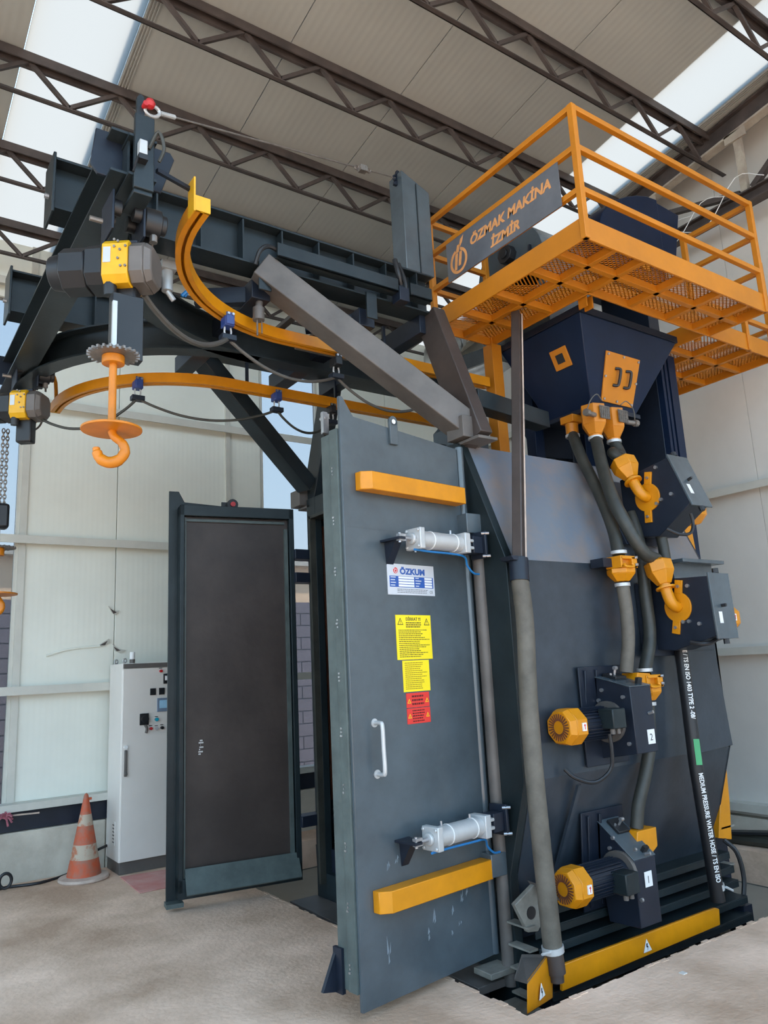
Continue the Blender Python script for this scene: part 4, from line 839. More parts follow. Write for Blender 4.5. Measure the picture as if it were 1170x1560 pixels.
# sign plate on the platform railing
sp = thing('name_sign', 'long steel name board with orange cut-out lettering on the platform railing', 'sign', (x0, 3.4, 4.35))
A_, B_ = (3.345, 2.707, 4.599), (3.345, 3.801, 4.601)
ytop = 4.70; ya_, yb_ = 2.72, 3.80
TS = frame((x0 - .03, yb_, 4.295), (0, -1, 0), (0, 0, 1))   # x towards the corner post, y up, z to -X
L_ = yb_ - ya_
MB(TS).box((0, 0, 0), (L_, 0.30, 0.005)).build('plate', M_SIGNPL, sp, smooth=False)
textmesh('ÖZMAK MAKİNA', TS @ Matrix.Translation((0.25, .165, .0055)), .095, M_SIGNLT, 'lettering', sp, .001, shear=.2, bold=.0035, sx=1.02)
textmesh('İZMİR', TS @ Matrix.Translation((0.45, .045, .0055)), .090, M_SIGNLT, 'lettering', sp, .001, shear=.2, bold=.0035, sx=1.05)
b = MB(TS); n = 40; cx, cy, R0, R1 = .125, .115, .095, .074
for k in range(n):
    a, c = 2*math.pi*k/n, 2*math.pi*(k+1)/n
    if 1.1 < a < 1.75: continue
    b.prism([(cx + R0*math.cos(a)*.95, cy + R0*math.sin(a), .005), (cx + R0*math.cos(c)*.95, cy + R0*math.sin(c), .005), (cx + R1*math.cos(c)*.95, cy + R1*math.sin(c), .005), (cx + R1*math.cos(a)*.95, cy + R1*math.sin(a), .005)], (0, 0, .002))
lg = b.build('logo_ring', M_SIGNLT, sp, smooth=False)
b = MB(TS)
for (xa, za, xb, zb_) in ((.075, .055, .10, .175), (.12, .075, .14, .175)): b.prism([(xa, za, .005), (xa + .025, za, .005), (xa + .045, zb_, .005), (xa + .02, zb_, .005)], (0, 0, .002))
b.prism([(.10, .18, .005), (.13, .18, .005), (.15, .235, .005), (.12, .235, .005)], (0, 0, .002)); b.prism([(.135, .205, .005), (.17, .235, .005), (.19, .285, .005), (.155, .265, .005)], (0, 0, .002))
b.build('logo_strokes', M_SIGNLT, sp, smooth=False)

# ================================================================ bucket elevator and separator above the cabinet
ev = thing('bucket_elevator', 'navy bucket elevator with a round head rising behind the hopper and platform', 'elevator', (5.0, 3.6, 0))
MB().box((5.115, 3.42, -1.3), (5.25, 3.86, 4.62)).build('casing', M_DARK, ev, bevel=0.004)
MB().box((4.86, 4.12, 2.98), (5.85, 4.32, 3.98)).box((5.12, 3.86, 2.98), (5.25, 4.12, 3.98)).build('boot_housing', M_DARK, ev, bevel=0.004)
for x in (5.12, 5.17): MB().box((x, 3.37, 1.2), (x + .03, 3.42, 3.95)).build('casing_flange', M_NAVY, ev)
MB().box((5.24, 3.38, 1.0), (5.33, 3.46, 3.97)).build('casing_flange', M_NAVY, ev)
P = [(4.56, 4.62), (4.545, 4.90), (4.60, 5.03), (4.70, 5.14), (4.82, 5.22), (4.95, 5.29), (5.08, 5.345), (5.22, 5.385), (5.36, 5.40), (5.36, 4.62)]
MB().prism([(x, 3.36, z) for x, z in P], (0, 0.55, 0)).build('head', M_NAVY, ev, bevel=0.006)
MB().prism([(5.36, 3.38, 5.39), (5.69, 3.38, 5.37), (5.56, 3.38, 4.90), (5.36, 3.38, 4.75)], (0, 0.5, 0)).build('discharge_hood', M_NAVY, ev, bevel=0.004)
MB().prism([(5.0, 3.355, 4.66), (5.12, 3.355, 4.66), (5.12, 3.355, 4.80)], (0, -.01, 0)).build('warning_mark', M_ORANGE2, ev)
sep = thing('shot_separator', 'grey rounded separator housing standing behind the name board', 'separator', (4.3, 3.9, 4.05))
MB().cyl((4.02, 3.85, 4.60), (4.53, 3.85, 4.60), .36, n=32).box((4.02, 3.49, 4.02), (4.53, 4.21, 4.60)).build('housing', M_PAINT, sep, bevel=0.004)
MB().box((4.53, 3.95, 4.05), (4.75, 4.2, 4.85)).build('discharge_box', M_PAINT, sep, bevel=0.004)
MB().cyl((4.02, 3.83, 4.72), (3.955, 3.83, 4.72), .075, n=8).cyl((3.955, 3.83, 4.72), (3.94, 3.83, 4.72), .04, n=12).build('drive_motor', M_BLACK, sep, bevel=.004)
MB().box((4.0, 3.60, 4.50), (4.02, 3.62, 4.70)).build('seam_strip', M_DARK, sep)
# legs and chutes between the cabinet top and the hopper
fr = thing('hopper_stand', 'dark steel frame carrying the hopper on top of the cabinet', 'frame', (4.5, 4.0, 2.97))
for x, y in ((4.36, 4.06), (4.95, 4.06)):
    MB().box((x - .05, y - .05, 2.97), (x + .05, y + .05, 3.97)).build('leg', M_NAVY, fr, bevel=.004)
MB().prism([(4.394, 4.13, 3.974), (4.761, 4.13, 3.809), (4.96, 4.13, 3.605), (4.908, 4.13, 3.25), (4.542, 4.13, 3.223), (4.361, 4.13, 3.515)], (0, .1, 0)).build('side_chute', M_DARK, fr, bevel=.004)

# ================================================================ crane frame above the doors
YC = 4.48
gy = thing('crane_frame', 'dark steel crane frame with curved monorail beams reaching out over the open doors', 'crane', (3.1, YC, 2.97))
def ibeam(p, q, name, hgt, wd, mat=M_CRANE, tf=.012, tw=.01):
    p, q = V(p), V(q); d = (q - p).normalized(); u = V((0, 0, 1)); r = d.cross(u).normalized(); up = r.cross(d)
    b = MB(); h = hgt / 2
    b.bar(p + up * (h - tf/2), q + up * (h - tf/2), wd, tf).bar(p - up * (h - tf/2), q - up * (h - tf/2), wd, tf).bar(p, q, tw, hgt - 2*tf)
    return b.build(name, mat, gy)
R1Y, R2Y = 3.83, 5.12
for k, y in enumerate((R1Y, R2Y)):
    rb = ibeam((0.68, y, 4.125), (3.14 if k == 0 else 3.9, y, 4.125), 'runway_beam', .29, .17, M_CRANE)
    b = MB()
    x = 0.95
    while x < (3.13 if k == 0 else 3.88):
        b.box((x - .005, y - .082, 3.995), (x + .005, y - .005, 4.255)).box((x - .005, y + .005, 3.995), (x + .005, y + .082, 4.255)); x += 0.257
    b.build('web_stiffener', M_CRANE, rb, kind='stuff')
    MB().box((0.665, y - .10, 3.95), (0.68, y + .10, 4.29)).build('end_plate', M_CRANE, rb, bevel=.004)
    MB().cyl((.66, y - .04, 4.06), (.64, y - .04, 4.06), .014, n=8).build('bolt', M_STEEL, rb)
# cross beam over the ends of the two branches
ibeam((0.83, 2.97, 3.845), (0.83, 6.05, 3.845), 'cross_beam', .21, .15, M_CRANE)
for x in (1.86, 2.62):
    MB().box((x - .06, R1Y - .02, 3.80), (x + .06, R2Y + .02, 3.92)).build('tie_beam', M_DARK, gy, bevel=.004)
    MB().box((x - .05, R1Y - .10, 3.82), (x + .03, R1Y - .085, 4.0)).build('hanger_plate', M_CRANE, gy, bevel=.003)
    MB().bar((x - .3, 4.1, 3.86), (x, 3.9, 3.86), .06, .10).build('knee_brace', M_DARK, gy)
# monorail: straight stem and two quarter-circle branches
RR = 1.27; XC = 2.15
def arc(sgn, z, R, n=18, ext=0.2, x0=3.5):
    cy = YC + sgn * RR; pts = [(x0, cy - sgn * R, z)]
    for i in range(n + 1):
        a = math.pi / 2 * i / n; pts.append((XC - R * math.sin(a), cy - sgn * R * math.cos(a), z))
    pts.append((XC - R, cy + sgn * ext, z)); return pts
for sgn in (-1, 1):
    path = arc(sgn, 3.82, RR, ext=0.28 if sgn < 0 else .2)[1:]
    b = MB()
    b.sweep(path, [(-.06, -.10), (.06, -.10), (.06, -.088), (-.06, -.088)]).sweep(path, [(-.06, .088), (.06, .088), (.06, .10), (-.06, .10)]).sweep(path, [(-.006, -.088), (.006, -.088), (.006, .088), (-.006, .088)])
    b.build('monorail', M_CRANE, gy)
    ye = path[-1][1]
    MB().box((.84, ye - .012, 3.66), (.925, ye + .012, 4.02)).box((.842, ye, 3.64), (.923, ye - sgn * .18, 3.66)).build('end_stop', M_CRANE, gy, bevel=.003)
    MB().prism([(.71, ye - sgn * .12, 3.98), (1.04, ye - sgn * .12, 3.98), (1.06, ye - sgn * .12, 3.95), (1.0, ye - sgn * .12, 3.76), (.72, ye - sgn * .12, 3.76), (.69, ye - sgn * .12, 3.80)], (0, -sgn * .014, 0)).build('splice_plate', M_DARK, gy, bevel=.003)
    if sgn < 0:
        MB().prism([(.85, ye, 4.0), (.885, ye, 4.0), (.88, ye, 4.12), (.865, ye, 4.13), (.85, ye, 4.11)], (0, .02, 0)).build('rope_lug', M_CRANE, gy)
        MB().tube([(.90, ye - .015, 3.86), (.93, ye - .05, 3.93), (.955, ye - .05, 3.86), (.94, ye - .03, 3.8)], .008, 8).build('switch_cable', M_RUBBER, gy)
        sw = MB().box((.85, ye - .05, 3.80), (.885, ye - .012, 3.87)).build('limit_switch', M_ALU, gy, bevel=.004)
        MB().box((.848, ye - .052, 3.775), (.887, ye - .012, 3.80)).cyl((.845, ye - .04, 3.78), (.825, ye - .05, 3.70), .005, n=8).build('switch_lever', M_BLACK, sw)
path = [(3.9, YC, 3.82), (3.0, YC, 3.82), (XC, YC, 3.82)]
b = MB(); b.sweep(path, [(-.06, -.10), (.06, -.10), (.06, -.088), (-.06, -.088)]).sweep(path, [(-.06, .088), (.06, .088), (.06, .10), (-.06, .10)]).sweep(path, [(-.006, -.088), (.006, -.088), (.006, .088), (-.006, .088)]); b.build('monorail', M_CRANE, gy)
# cable tray along the near runway
b = MB(); b.box((1.90, 3.66, 4.02), (2.78, 3.675, 4.11)).box((1.90, 3.66, 4.02), (2.78, 3.74, 4.03)).box((2.88, 3.66, 4.02), (3.06, 3.675, 4.11)).box((2.88, 3.66, 4.02), (3.06, 3.74, 4.03)); b.build('cable_tray', M_CRANE, gy, bevel=.002)
b = MB().tube([(1.78, 3.72, 3.96), (1.80, 3.69, 4.04), (1.86, 3.69, 4.085), (1.95, 3.70, 4.07)], .014, 8).tube([(2.83, 3.70, 4.10), (2.80, 3.68, 4.16), (2.79, 3.70, 4.27)], .018, 8).tube([(2.83, 3.69, 4.0), (2.84, 3.66, 4.08), (2.82, 3.70, 4.25)], .014, 8); pieces(b, 'cable_bundle', M_BLACK, gy)
MB().box((2.78, 3.65, 3.96), (2.86, 3.74, 4.06)).build('junction_box', M_DARK, gy, bevel=.004)
# struts, portal legs, mast
def tubebar(p, q, w_, h_, name, mat, up=(0, 0, 1)): return MB().bar(p, q, w_, h_, up).build(name, mat, gy, bevel=.006)
tubebar((1.84, 3.80, 3.985), (3.10, 3.50, 3.10), .165, .165, 'strut', M_POLE)
tubebar((1.95, 5.14, 4.02), (3.06, 5.46, 3.14), .15, .13, 'strut', M_CRANE)
for s, (ya, yb) in ((0, (3.42, 3.80)), (1, (5.55, 5.15))):
    tubebar((3.15, ya, 2.98), (3.15, yb, 3.98), .10, .20, 'portal_leg', M_CHUTE if s == 0 else M_CRANE, (0, 1, 0))
    MB().box((3.07, ya - .10, 2.965), (3.23, ya + .10, 2.985)).build('foot_plate', M_POLE, gy, bevel=.003)
    MB().box((3.02, ya - .02, 2.99), (3.12, ya + .14, 3.13)).build('strut_shoe', M_POLE, gy, bevel=.004)
MB().bar((3.2, 3.50, 3.29), (3.98, 3.62, 3.29), .12, .12).build('side_beam', M_CRANE, gy, bevel=.004)
MB().bar((3.10, 3.8, 3.92), (3.10, 5.2, 3.92), .10, .14).build('portal_beam', M_DARK, gy, bevel=.004)
ms = MB().prism([(2.93, 3.75, 4.27), (3.17, 3.75, 4.27), (3.17, 3.75, 4.93), (2.93, 3.75, 5.03)], (0, .15, 0)).build('mast', M_PAINT, gy, bevel=.004)
MB().box((3.045, 3.744, 4.27), (3.053, 3.75, 4.96)).build('mast_rib', M_CRANE, ms)
MB().prism([(2.90, 3.80, 4.94), (2.97, 3.80, 4.94), (2.95, 3.80, 5.06), (2.93, 3.80, 5.06)], (0, .02, 0)).build('rope_lug', M_DARK, ms)
MB().box((2.25, 4.1, 3.93), (2.30, 5.0, 3.96)).box((2.33, 4.0, 3.76), (2.75, 4.28, 3.78)).build('sensor_plate', M_POLE, gy, bevel=.003)
b = MB(); 
for x in (2.46, 2.56): b.cyl((x, 4.1, 3.758), (x, 4.1, 3.765), .018, n=12)
pieces(b, 'plate_hole', M_BLACK, gy)
# hanging bits under the runway: white air cylinder, blue line, chain tensioner
ac = tag(MB().cyl((1.36, 4.02, 3.82), (1.36, 4.02, 3.96), .032, n=18).box((1.315, 3.975, 3.945), (1.405, 4.065, 3.995)).build('air_cylinder', M_ALU), 'small pale air cylinder under the near runway beam beside the curved orange rail', 'cylinder')
MB().tube([(1.40, 4.02, 3.97), (1.46, 4.0, 3.95), (1.50, 3.98, 3.88), (1.46, 4.0, 3.80)], .006, 8).cyl((1.44, 4.0, 3.80), (1.50, 3.98, 3.87), .012, n=8).build('air_line', M_BLUETUBE, ac)
MB().cyl((1.36, 4.02, 3.82), (1.40, 4.02, 3.77), .016, n=10).build('rod', M_ALU, ac)
fl = tag(MB().cyl((1.86, 3.85, 3.68), (1.86, 3.85, 3.76), .035, n=14).cyl((1.86, 3.85, 3.76), (1.87, 3.85, 3.82), .022, n=12).cyl((1.85, 3.85, 3.58), (1.85, 3.85, 3.68), .006, n=8).cyl((1.88, 3.85, 3.60), (1.88, 3.85, 3.68), .004, n=8).build('air_filter', M_POLE), 'small dusty air filter hanging below the near runway beam', 'filter')

# ---------------------------------------------------------------- orange festoon rails
def track(sgn, label, ye):
    R = RR - 0.44 if sgn < 0 else RR - 0.44
    cy = YC + sgn * RR; z = 3.70; n = 20
    off = 0.44
    R = 0.98; X0 = 2.14; yl = YC + sgn * 0.455; cyt = yl + sgn * R
    P = [(3.85 if sgn < 0 else 4.2, yl, z), (3.4, yl, z), (2.7, yl, z)] + [(X0 - R * math.sin(math.pi/2*i/n), cyt - sgn * R * math.cos(math.pi/2*i/n), z) for i in range(n + 1)] + [(X0 - R, ye, z)]
    t = thing('festoon_rail', label, 'rail', (X0, yl, z), 'orange festoon rails of the crane')
    b = MB(); g_ = .035
    b.sweep(P, [(-g_, .03), (g_, .03), (g_, .036), (-g_, .036)]).sweep(P, [(-g_, -.03), (-g_ + .005, -.03), (-g_ + .005, .03), (-g_, .03)]).sweep(P, [(g_ - .005, -.03), (g_, -.03), (g_, .03), (g_ - .005, .03)]).sweep(P, [(-g_, -.036), (-.008, -.036), (-.008, -.03), (-g_, -.03)]).sweep(P, [(.008, -.036), (g_, -.036), (g_, -.03), (.008, -.03)])
    b.build('rail_profile', M_ORANGE, t)
    e = P[-1]
    MB().box((e[0] - .036, e[1] - .006, z - .036), (e[0] + .036, e[1] + .006, z + .038)).build('end_stop', M_YELLOW, t)
    return t, P
t1, P1 = track(-1, 'near orange festoon rail curving up towards the upper hoist', 2.96)
MB().box((1.118, 2.955, 3.66), (1.126, 3.03, 3.83)).build('mount_lug', M_YELLOW, t1)
tag(MB().bar((.95, 2.96, 3.80), (1.14, 3.02, 3.80), .018, .018).build('rail_bracket', M_DARK), 'thin dark bracket rod from the crane end to the near orange rail', 'bracket')
t2, P2 = track(1, 'far orange festoon rail arching below the dark curved beam', 6.0)
MB().tube([(.92, 5.75, 3.92), (1.02, 5.80, 3.93), (1.10, 5.86, 3.92), (1.13, 5.87, 3.86), (1.14, 5.88, 3.73)], .014, 8, smooth=2).build('hanger', M_ORANGE, t2)
for t_, x, y in ((t2, 2.28, 4.935), (t2, 3.05, 4.935), (t1, 2.9, 4.025)): MB().bar((x, y, 3.73), (x, y, 3.95), .02, .02).build('hanger', M_DARK, t_)
# trolleys on the rails
def trolley(p, label, mat=M_BLUE, hang=.10):
    x, y, z = p; t = thing('cable_trolley', label, 'trolley', p, 'cable trolleys on the festoon rails')
    MB().box((x - .03, y - .035, z - .05), (x + .03, y + .035, z + .01)).box((x - .026, y - .045, z - .045), (x + .026, y - .035, z + .03)).build('carriage', mat, t, bevel=.005)
    b = MB()
    for sx in (-.014, .014): b.cyl((x + sx, y - .045, z + .018), (x + sx, y - .053, z + .018), .008, n=8)
    pieces(b, 'wheel', M_STEEL, t)
    MB().tube([(x - .018, y, z - .05), (x - .02, y, z - .085), (x, y, z - .105), (x + .02, y, z - .085), (x + .018, y, z - .05)], .0055, 8, smooth=3).build('shackle', M_ALU, t)
    MB().box((x - .045, y - .03, z - .135), (x + .045, y + .03, z - .10)).build('cable_clamp', M_DARK, t, bevel=.004)
    return V((x, y, z - .118))
h1 = trolley((1.663, 3.853, 3.64), 'blue cable trolley on the near orange rail')
h2 = trolley((1.52, 5.096, 3.66), 'blue cable trolley on the far orange rail left of the hook shaft gap')
h3 = trolley((2.48, 4.854, 3.65), 'blue cable trolley on the far orange rail where the strut crosses it', M_BLUE)
h4 = trolley((2.50, 4.025, 3.62), 'dark cable trolley in the shade on the near orange rail by the big strut', M_BLACK)
h5 = trolley((3.0, 4.935, 3.655), 'dark cable trolley on the far orange rail above the near door', M_BLACK)
def festoon(a, c, sag, label, mat=M_CABLE, r=.010):
    a, c = V(a), V(c); P = [a.lerp(c, t) - V((0, 0, sag * 4 * t * (1 - t))) for t in (0, .12, .3, .5, .7, .88, 1)]
    tag(MB().tube(P, r, 8).build('festoon_cable', mat), label, 'cable', 'festoon cables of the hoists')
HX, HY = 0.855, 3.12
festoon((HX + .12, HY + .08, 3.32), h1, .12, 'thick grey cable sagging from the upper hoist to the near rail trolley', M_CABLE, .014)
festoon(h1, h4, .12, 'grey cable sagging between the two trolleys of the near rail')
festoon(h4, (3.35, 4.02, 3.52), .18, 'grey cable looping from the shaded trolley in behind the big strut')
K2 = V((.86, 5.50, 3.50))
festoon(K2 + V((.10, -.05, -.08)), h2, .14, 'dark cable sagging from the lower hoist to the first far rail trolley', M_RUBBER)
festoon(h2, h3, .12, 'dark cable sagging between the two trolleys of the far rail', M_RUBBER)
festoon(h3, h5, .13, 'dark cable running from the far rail trolley down behind the near door', M_RUBBER)
tag(MB().tube([(.95, 5.6, 3.66), (1.0, 5.60, 3.55), (.99, 5.58, 3.43), (.94, 5.54, 3.36), (.90, 5.48, 3.37), (.88, 5.46, 3.42)], .007, 8).build('hoist_cable', M_CABLE), 'thin grey cable looping round the right end of the lower hoist', 'cable')

# ---------------------------------------------------------------- wire rope stay
ws = thing('wire_rope_stay', 'thin wire rope stay with turnbuckle from the crane end to the mast top', 'rope', (.87, 2.95, 4.0))
ra, rb_ = V((.88, 2.93, 4.06)), V((2.93, 3.81, 5.0)); dv = (rb_ - ra).normalized(); LL = (rb_ - ra).length
MB().cyl(ra + dv * .16, ra + dv * (LL * .78), .005, n=8).cyl(ra + dv * LL * .84, rb_, .004, n=8).build('rope', M_ZINC, ws)
def ring(b, c, r, rr): b.tube([c + dv * r * math.cos(a) + V((0, 0, 1)) * r * .6 * math.sin(a) for a in [2*math.pi*k/10 for k in range(10)]], rr, 8, closed=True, smooth=2); return b
b = ring(MB(), ra + dv * .05, .045, .008); b.cyl(ra + dv * .10, ra + dv * .19, .011, n=10); b.build('thimble', M_ALU, ws)
b = MB(); b.cyl(ra + V((0, -.03, .01)), ra + V((0, .03, .01)), .012, n=10); b.lathe(ra + V((.02, -.02, .02)), [(0, -.024), (.017, -.017), (.024, 0), (.017, .017), (0, .024)], 14); b.build('shackle_pin', M_RED, ws)
b = MB(); c0 = ra + dv * LL * .78
b.cyl(c0, c0 + dv * .10, .016, n=10); ring(b, c0 + dv * -.03, .025, .006); ring(b, c0 + dv * .13, .025, .006)
for k in range(3): b.box(c0 + dv * (.02 + .03 * k) + V((-.008, -.02, -.02)), c0 + dv * (.02 + .03 * k) + V((.008, .02, .02)))
b.build('turnbuckle', M_ZINC, ws)
b = ring(MB(), rb_ - dv * .02, .03, .008); b.build('end_shackle', M_DARK, ws)

# ---------------------------------------------------------------- chain hoists
def hoist(c, label):
    x, y, z = c; t = thing('chain_hoist', label, 'hoist', c, 'electric chain hoists on the monorail')
    dx = V((math.cos(-.62), math.sin(-.62), 0)); dy = V((-dx.y, dx.x, 0))
    T = frame(c, dx, dy) @ Matrix.Scale(.80, 4)         # local x along the hoist body, y away from the viewer
    def oct_(x0, x1, r, cz=0.0, ch=.3, sq=1.0):
        P = []
        for a, b_ in ((-1, -1 + ch), (-1, 1 - ch), (-1 + ch, 1), (1 - ch, 1), (1, 1 - ch), (1, -1 + ch), (1 - ch, -1), (-1 + ch, -1)): P.append((a * r * sq, b_ * r + cz))
        return P
    def seg(b, x0, x1, r0, r1, ch=.35): A = [(x0, p, q) for p, q in oct_(0, 0, r0, 0, ch)]; B = [(x1, p, q) for p, q in oct_(0, 0, r1, 0, ch)]; b.frust(A, B)
    b = MB(T); seg(b, -.07, .07, .125, .125, .28); b.build('gear_case', M_YELLOW, t, bevel=.005)
    b = MB(T); b.box((-.06, -.128, -.02), (-.02, -.124, .07)); b.build('rating_label', M_ALU, t, smooth=False)
    b = MB(T)
    for px, pz in ((.02, .10), (.06, .07), (.03, .05), (.0, .07), (.02, .0), (.035, -.045), (.06, -.045), (.0, .11)): b.cyl((px, -.125, pz), (px, -.133, pz), .007, n=8)
    pieces(b, 'screw', M_ZINC, t)
    b = MB(T); seg(b, -.17, -.07, .115, .118, .4); seg(b, -.31, -.17, .118, .118, .55); b.cyl((-.31, 0, 0), (-.385, 0, 0), .105, .09, n=20); b.build('motor', M_BLACK, t, bevel=.006)
    b = MB(T); seg(b, .07, .15, .118, .118, .4); seg(b, .15, .19, .118, .095, .4); b.build('brake_cover', M_POLE, t, bevel=.006)
    b = MB(T); b.box((-.05, -.03, -.32), (.085, .07, -.11)); b.build('chain_bin', M_BLACK, t, bevel=.012)
    b = MB(T); b.tube([(-.04, -.05, -.07), (-.04, -.065, -.12), (-.04, -.06, -.18)], .035, 12); b.build('chain_guide', M_BLACK, t)
    # trolley above: side plates, wheels, travel motor
    b = MB(T); b.box((-.10, -.06, .125), (.10, .06, .145)); b.build('suspension', M_DARK, t, bevel=.004)
    R_ = frame((c[0], c[1], c[2] - .0), (0, 1, 0), (-1, 0, 0)) @ Matrix.Diagonal((.9, .9, 1.05, 1))       # travel frame: x along the rail
    for s in (-1, 1):
        b = MB(R_); b.box((-.10, s * .075 - .006, .13), (.10, s * .075 + .006, .31)); pl = b.build('trolley_plate', M_DARK, t, bevel=.003)
        for wx in (-.055, .055): MB(R_).cyl((wx, s * .068, .25), (wx, s * .03, .25), .036, n=18).build('wheel', M_BLACK, pl)
    b = MB(R_); b.cyl((-.03, -.085, .24), (-.03, -.17, .24), .062, n=20).cyl((-.03, -.17, .24), (-.03, -.20, .24), .045, n=16).box((.03, -.14, .17), (.09, -.085, .26)); b.build('travel_motor', M_BLACK, t, bevel=.004)
    b = MB(R_); b.cyl((-.03, -.14, .20), (-.03, -.14, .15), .02, n=10).cyl((.0, .10, .2), (.0, .16, .2), .012, n=8).cyl((0.06, -.16, .15), (.06, -.16, .22), .008, n=8); pieces(b, 'trolley_bolt', M_ZINC, t)
    return t
hoist((HX, HY, 3.37), 'yellow and black chain hoist above the spinning hook, nearer of the two')
hoist(tuple(K2), 'yellow and black chain hoist farther along the crane end, cut by the photo edge')
# load hook with sprocket and disc
def hook(c, label, full=True):
    x, y, z = c; t = thing('rotating_hook', label, 'hook', c, 'rotating load hooks')
    # c is the disc centre
    b = MB(); n = 24; P = []
    for k in range(n):
        for j, rr in ((0, .088), (.28, .088), (.4, .104), (.72, .104), (.84, .088)):
            a = 2*math.pi*(k + j)/n; P.append((x + rr*math.cos(a), y + rr*math.sin(a), z + .315))
    b.prism(P, (0, 0, .012)); b.build('sprocket', M_ZINC, t)
    MB().cyl((x, y, z + .28), (x, y, z + .315), .045, n=20).build('hub', M_HOOK, t, bevel=.003)
    MB().cyl((x, y, z), (x, y, z + .28), .016, n=12).build('stem', M_HOOK, t)
    MB().cyl((x, y, z - .004), (x, y, z + .006), .118, n=48).build('disc', M_HOOK, t, bevel=.002)
    u = V((.82, -.57, 0))
    C = V((x, y, z)); pts = [C + V((0, 0, -.005)), C + u * .012 + V((0, 0, -.03)), C + u * .045 + V((0, 0, -.06)), C + u * .055 + V((0, 0, -.095)), C + u * .03 + V((0, 0, -.128)), C + u * -.01 + V((0, 0, -.135)), C + u * -.045 + V((0, 0, -.115)), C + u * -.058 + V((0, 0, -.085)), C + u * -.06 + V((0, 0, -.07))]
    MB().tube(pts, [.016, .017, .019, .021, .023, .023, .02, .015, .011], 12, smooth=5).build('hook', M_HOOK, t)
    MB().bar((x, y, z + .327), (x, y, z + .56), .018, .018).build('drive_shaft', M_ALU, t)
    MB().box((x - .07 + .07, y + .03, z + .33), (x + .13, y + .09, z + .62)).build('guard_plate', M_BLACK, t, bevel=.003)
    return t
hook((0.795, 3.004, 2.595), 'orange hook with rust sprocket and round disc below the nearer hoist')
# chain, hook block and second hook below the far hoist
ch = thing('hoist_chain', 'steel link chain hanging from the farther hoist at the photo edge', 'chain', (K2.x - .10, K2.y, 2.7))
cx_, cy_ = (0.8, 5.846, 3.208)[0], (0.8, 5.846, 3.208)[1]
b = MB(); z = 3.42; k = 0
while z > 2.86:
    for o in (-.012, .016):
        c = V((cx_ + o, cy_, z)); d = V((0, 1, 0)) if k % 2 else V((1, 0, 0))
        b.tube([c + d * .010 * math.cos(a) + V((0, 0, .019 * math.sin(a))) for a in [2*math.pi*q/6 for q in range(6)]], .0042, 6, closed=True, smooth=2)
    z -= .027; k += 1
b.build('chain_link', M_ZINC, ch, kind='stuff')
MB().box((cx_ - .05, cy_ - .05, 2.70), (cx_ + .05, cy_ + .05, 2.88)).build('hook_block', M_BLACK, ch, bevel=.02)
hk = thing('rotating_hook', 'rust sprocket, orange stem and disc under the farther hoist, cut by the photo edge', 'hook', (cx_ - .02, cy_, 2.3), 'rotating load hooks')
b = MB(); P = []
for k in range(20):
    for j, rr in ((0, .09), (.3, .09), (.4, .108), (.75, .108), (.85, .09)):
        a = 2*math.pi*(k + j)/20; P.append((cx_ + rr*math.cos(a), cy_ + rr*math.sin(a), 2.56))
MB().prism(P, (0, 0, .012)).build('sprocket', M_POLE, hk); MB().cyl((cx_ - .01, cy_, 2.57), (cx_ - .01, cy_, 2.70), .012).build('drive_shaft', M_ALU, hk)
MB().cyl((cx_ - .01, cy_, 2.24), (cx_ - .01, cy_, 2.56), .018).cyl((cx_ - .01, cy_, 2.51), (cx_ - .01, cy_, 2.56), .045).build('stem', M_HOOK, hk); MB().cyl((cx_ - .01, cy_, 2.235), (cx_ - .01, cy_, 2.245), .142, n=40).build('disc', M_HOOK, hk)
u = V((.82, -.57, 0)); C = V((cx_ - .01, cy_, 2.24)); MB().tube([C, C + u * .05 + V((0, 0, -.07)), C + u * .04 + V((0, 0, -.12)), C + u * -.03 + V((0, 0, -.13)), C + u * -.055 + V((0, 0, -.08))], [.017, .02, .022, .02, .012], 12).build('hook', M_HOOK, hk)

# gearbox behind the portal leg, foil duct behind the frame
gb = tag(MB().cyl((3.62, 4.0, 3.22), (3.62, 4.22, 3.22), .19, n=8, rot=.39).build('slot_drive_box', M_PAINT, None, bevel=.006), 'blue grey drive box behind the portal leg on the cabinet roof', 'box')
ORG[gb.name] = V((0, 0, 0)); MB().cyl((3.50, 3.98, 3.40), (3.72, 3.98, 3.38), .012).build('pipe', M_ALU, gb)
du = thing('foil_duct', 'silver foil air duct seen between the frame and platform', 'duct', (5.2, 6.0, 5.0))
DP = [(5.455, 6.2, 5.33), (5.216, 6.2, 5.015), (5.417, 6.1, 4.741), (5.963, 6, 5.09), (6.447, 6, 5.571)]
MB().tube(DP, .17, 20, smooth=6).build('duct', M_DUCT, du)
b = MB()
for p_, q_ in zip(DP, DP[1:]):
    for k in range(4):
        c = V(p_).lerp(V(q_), k / 4); d = (V(q_) - V(p_)).normalized(); b.lathe(c, [(.168, -.01), (.178, 0), (.168, .01)], 20, d)
b.build('duct_ring', M_DUCT, du, kind='stuff')
for p_ in (DP[1], DP[3]): MB().cyl((p_[0], p_[1], p_[2]), (p_[0], p_[1], zr(p_[1]) + .02), .006, n=6).build('hanger_wire', M_BLACK, du)
MB().bar((4.721, 5.4, 4.505), (5.475, 5.4, 4.874), .16, .14).build('duct_support', M_PAINT, du)

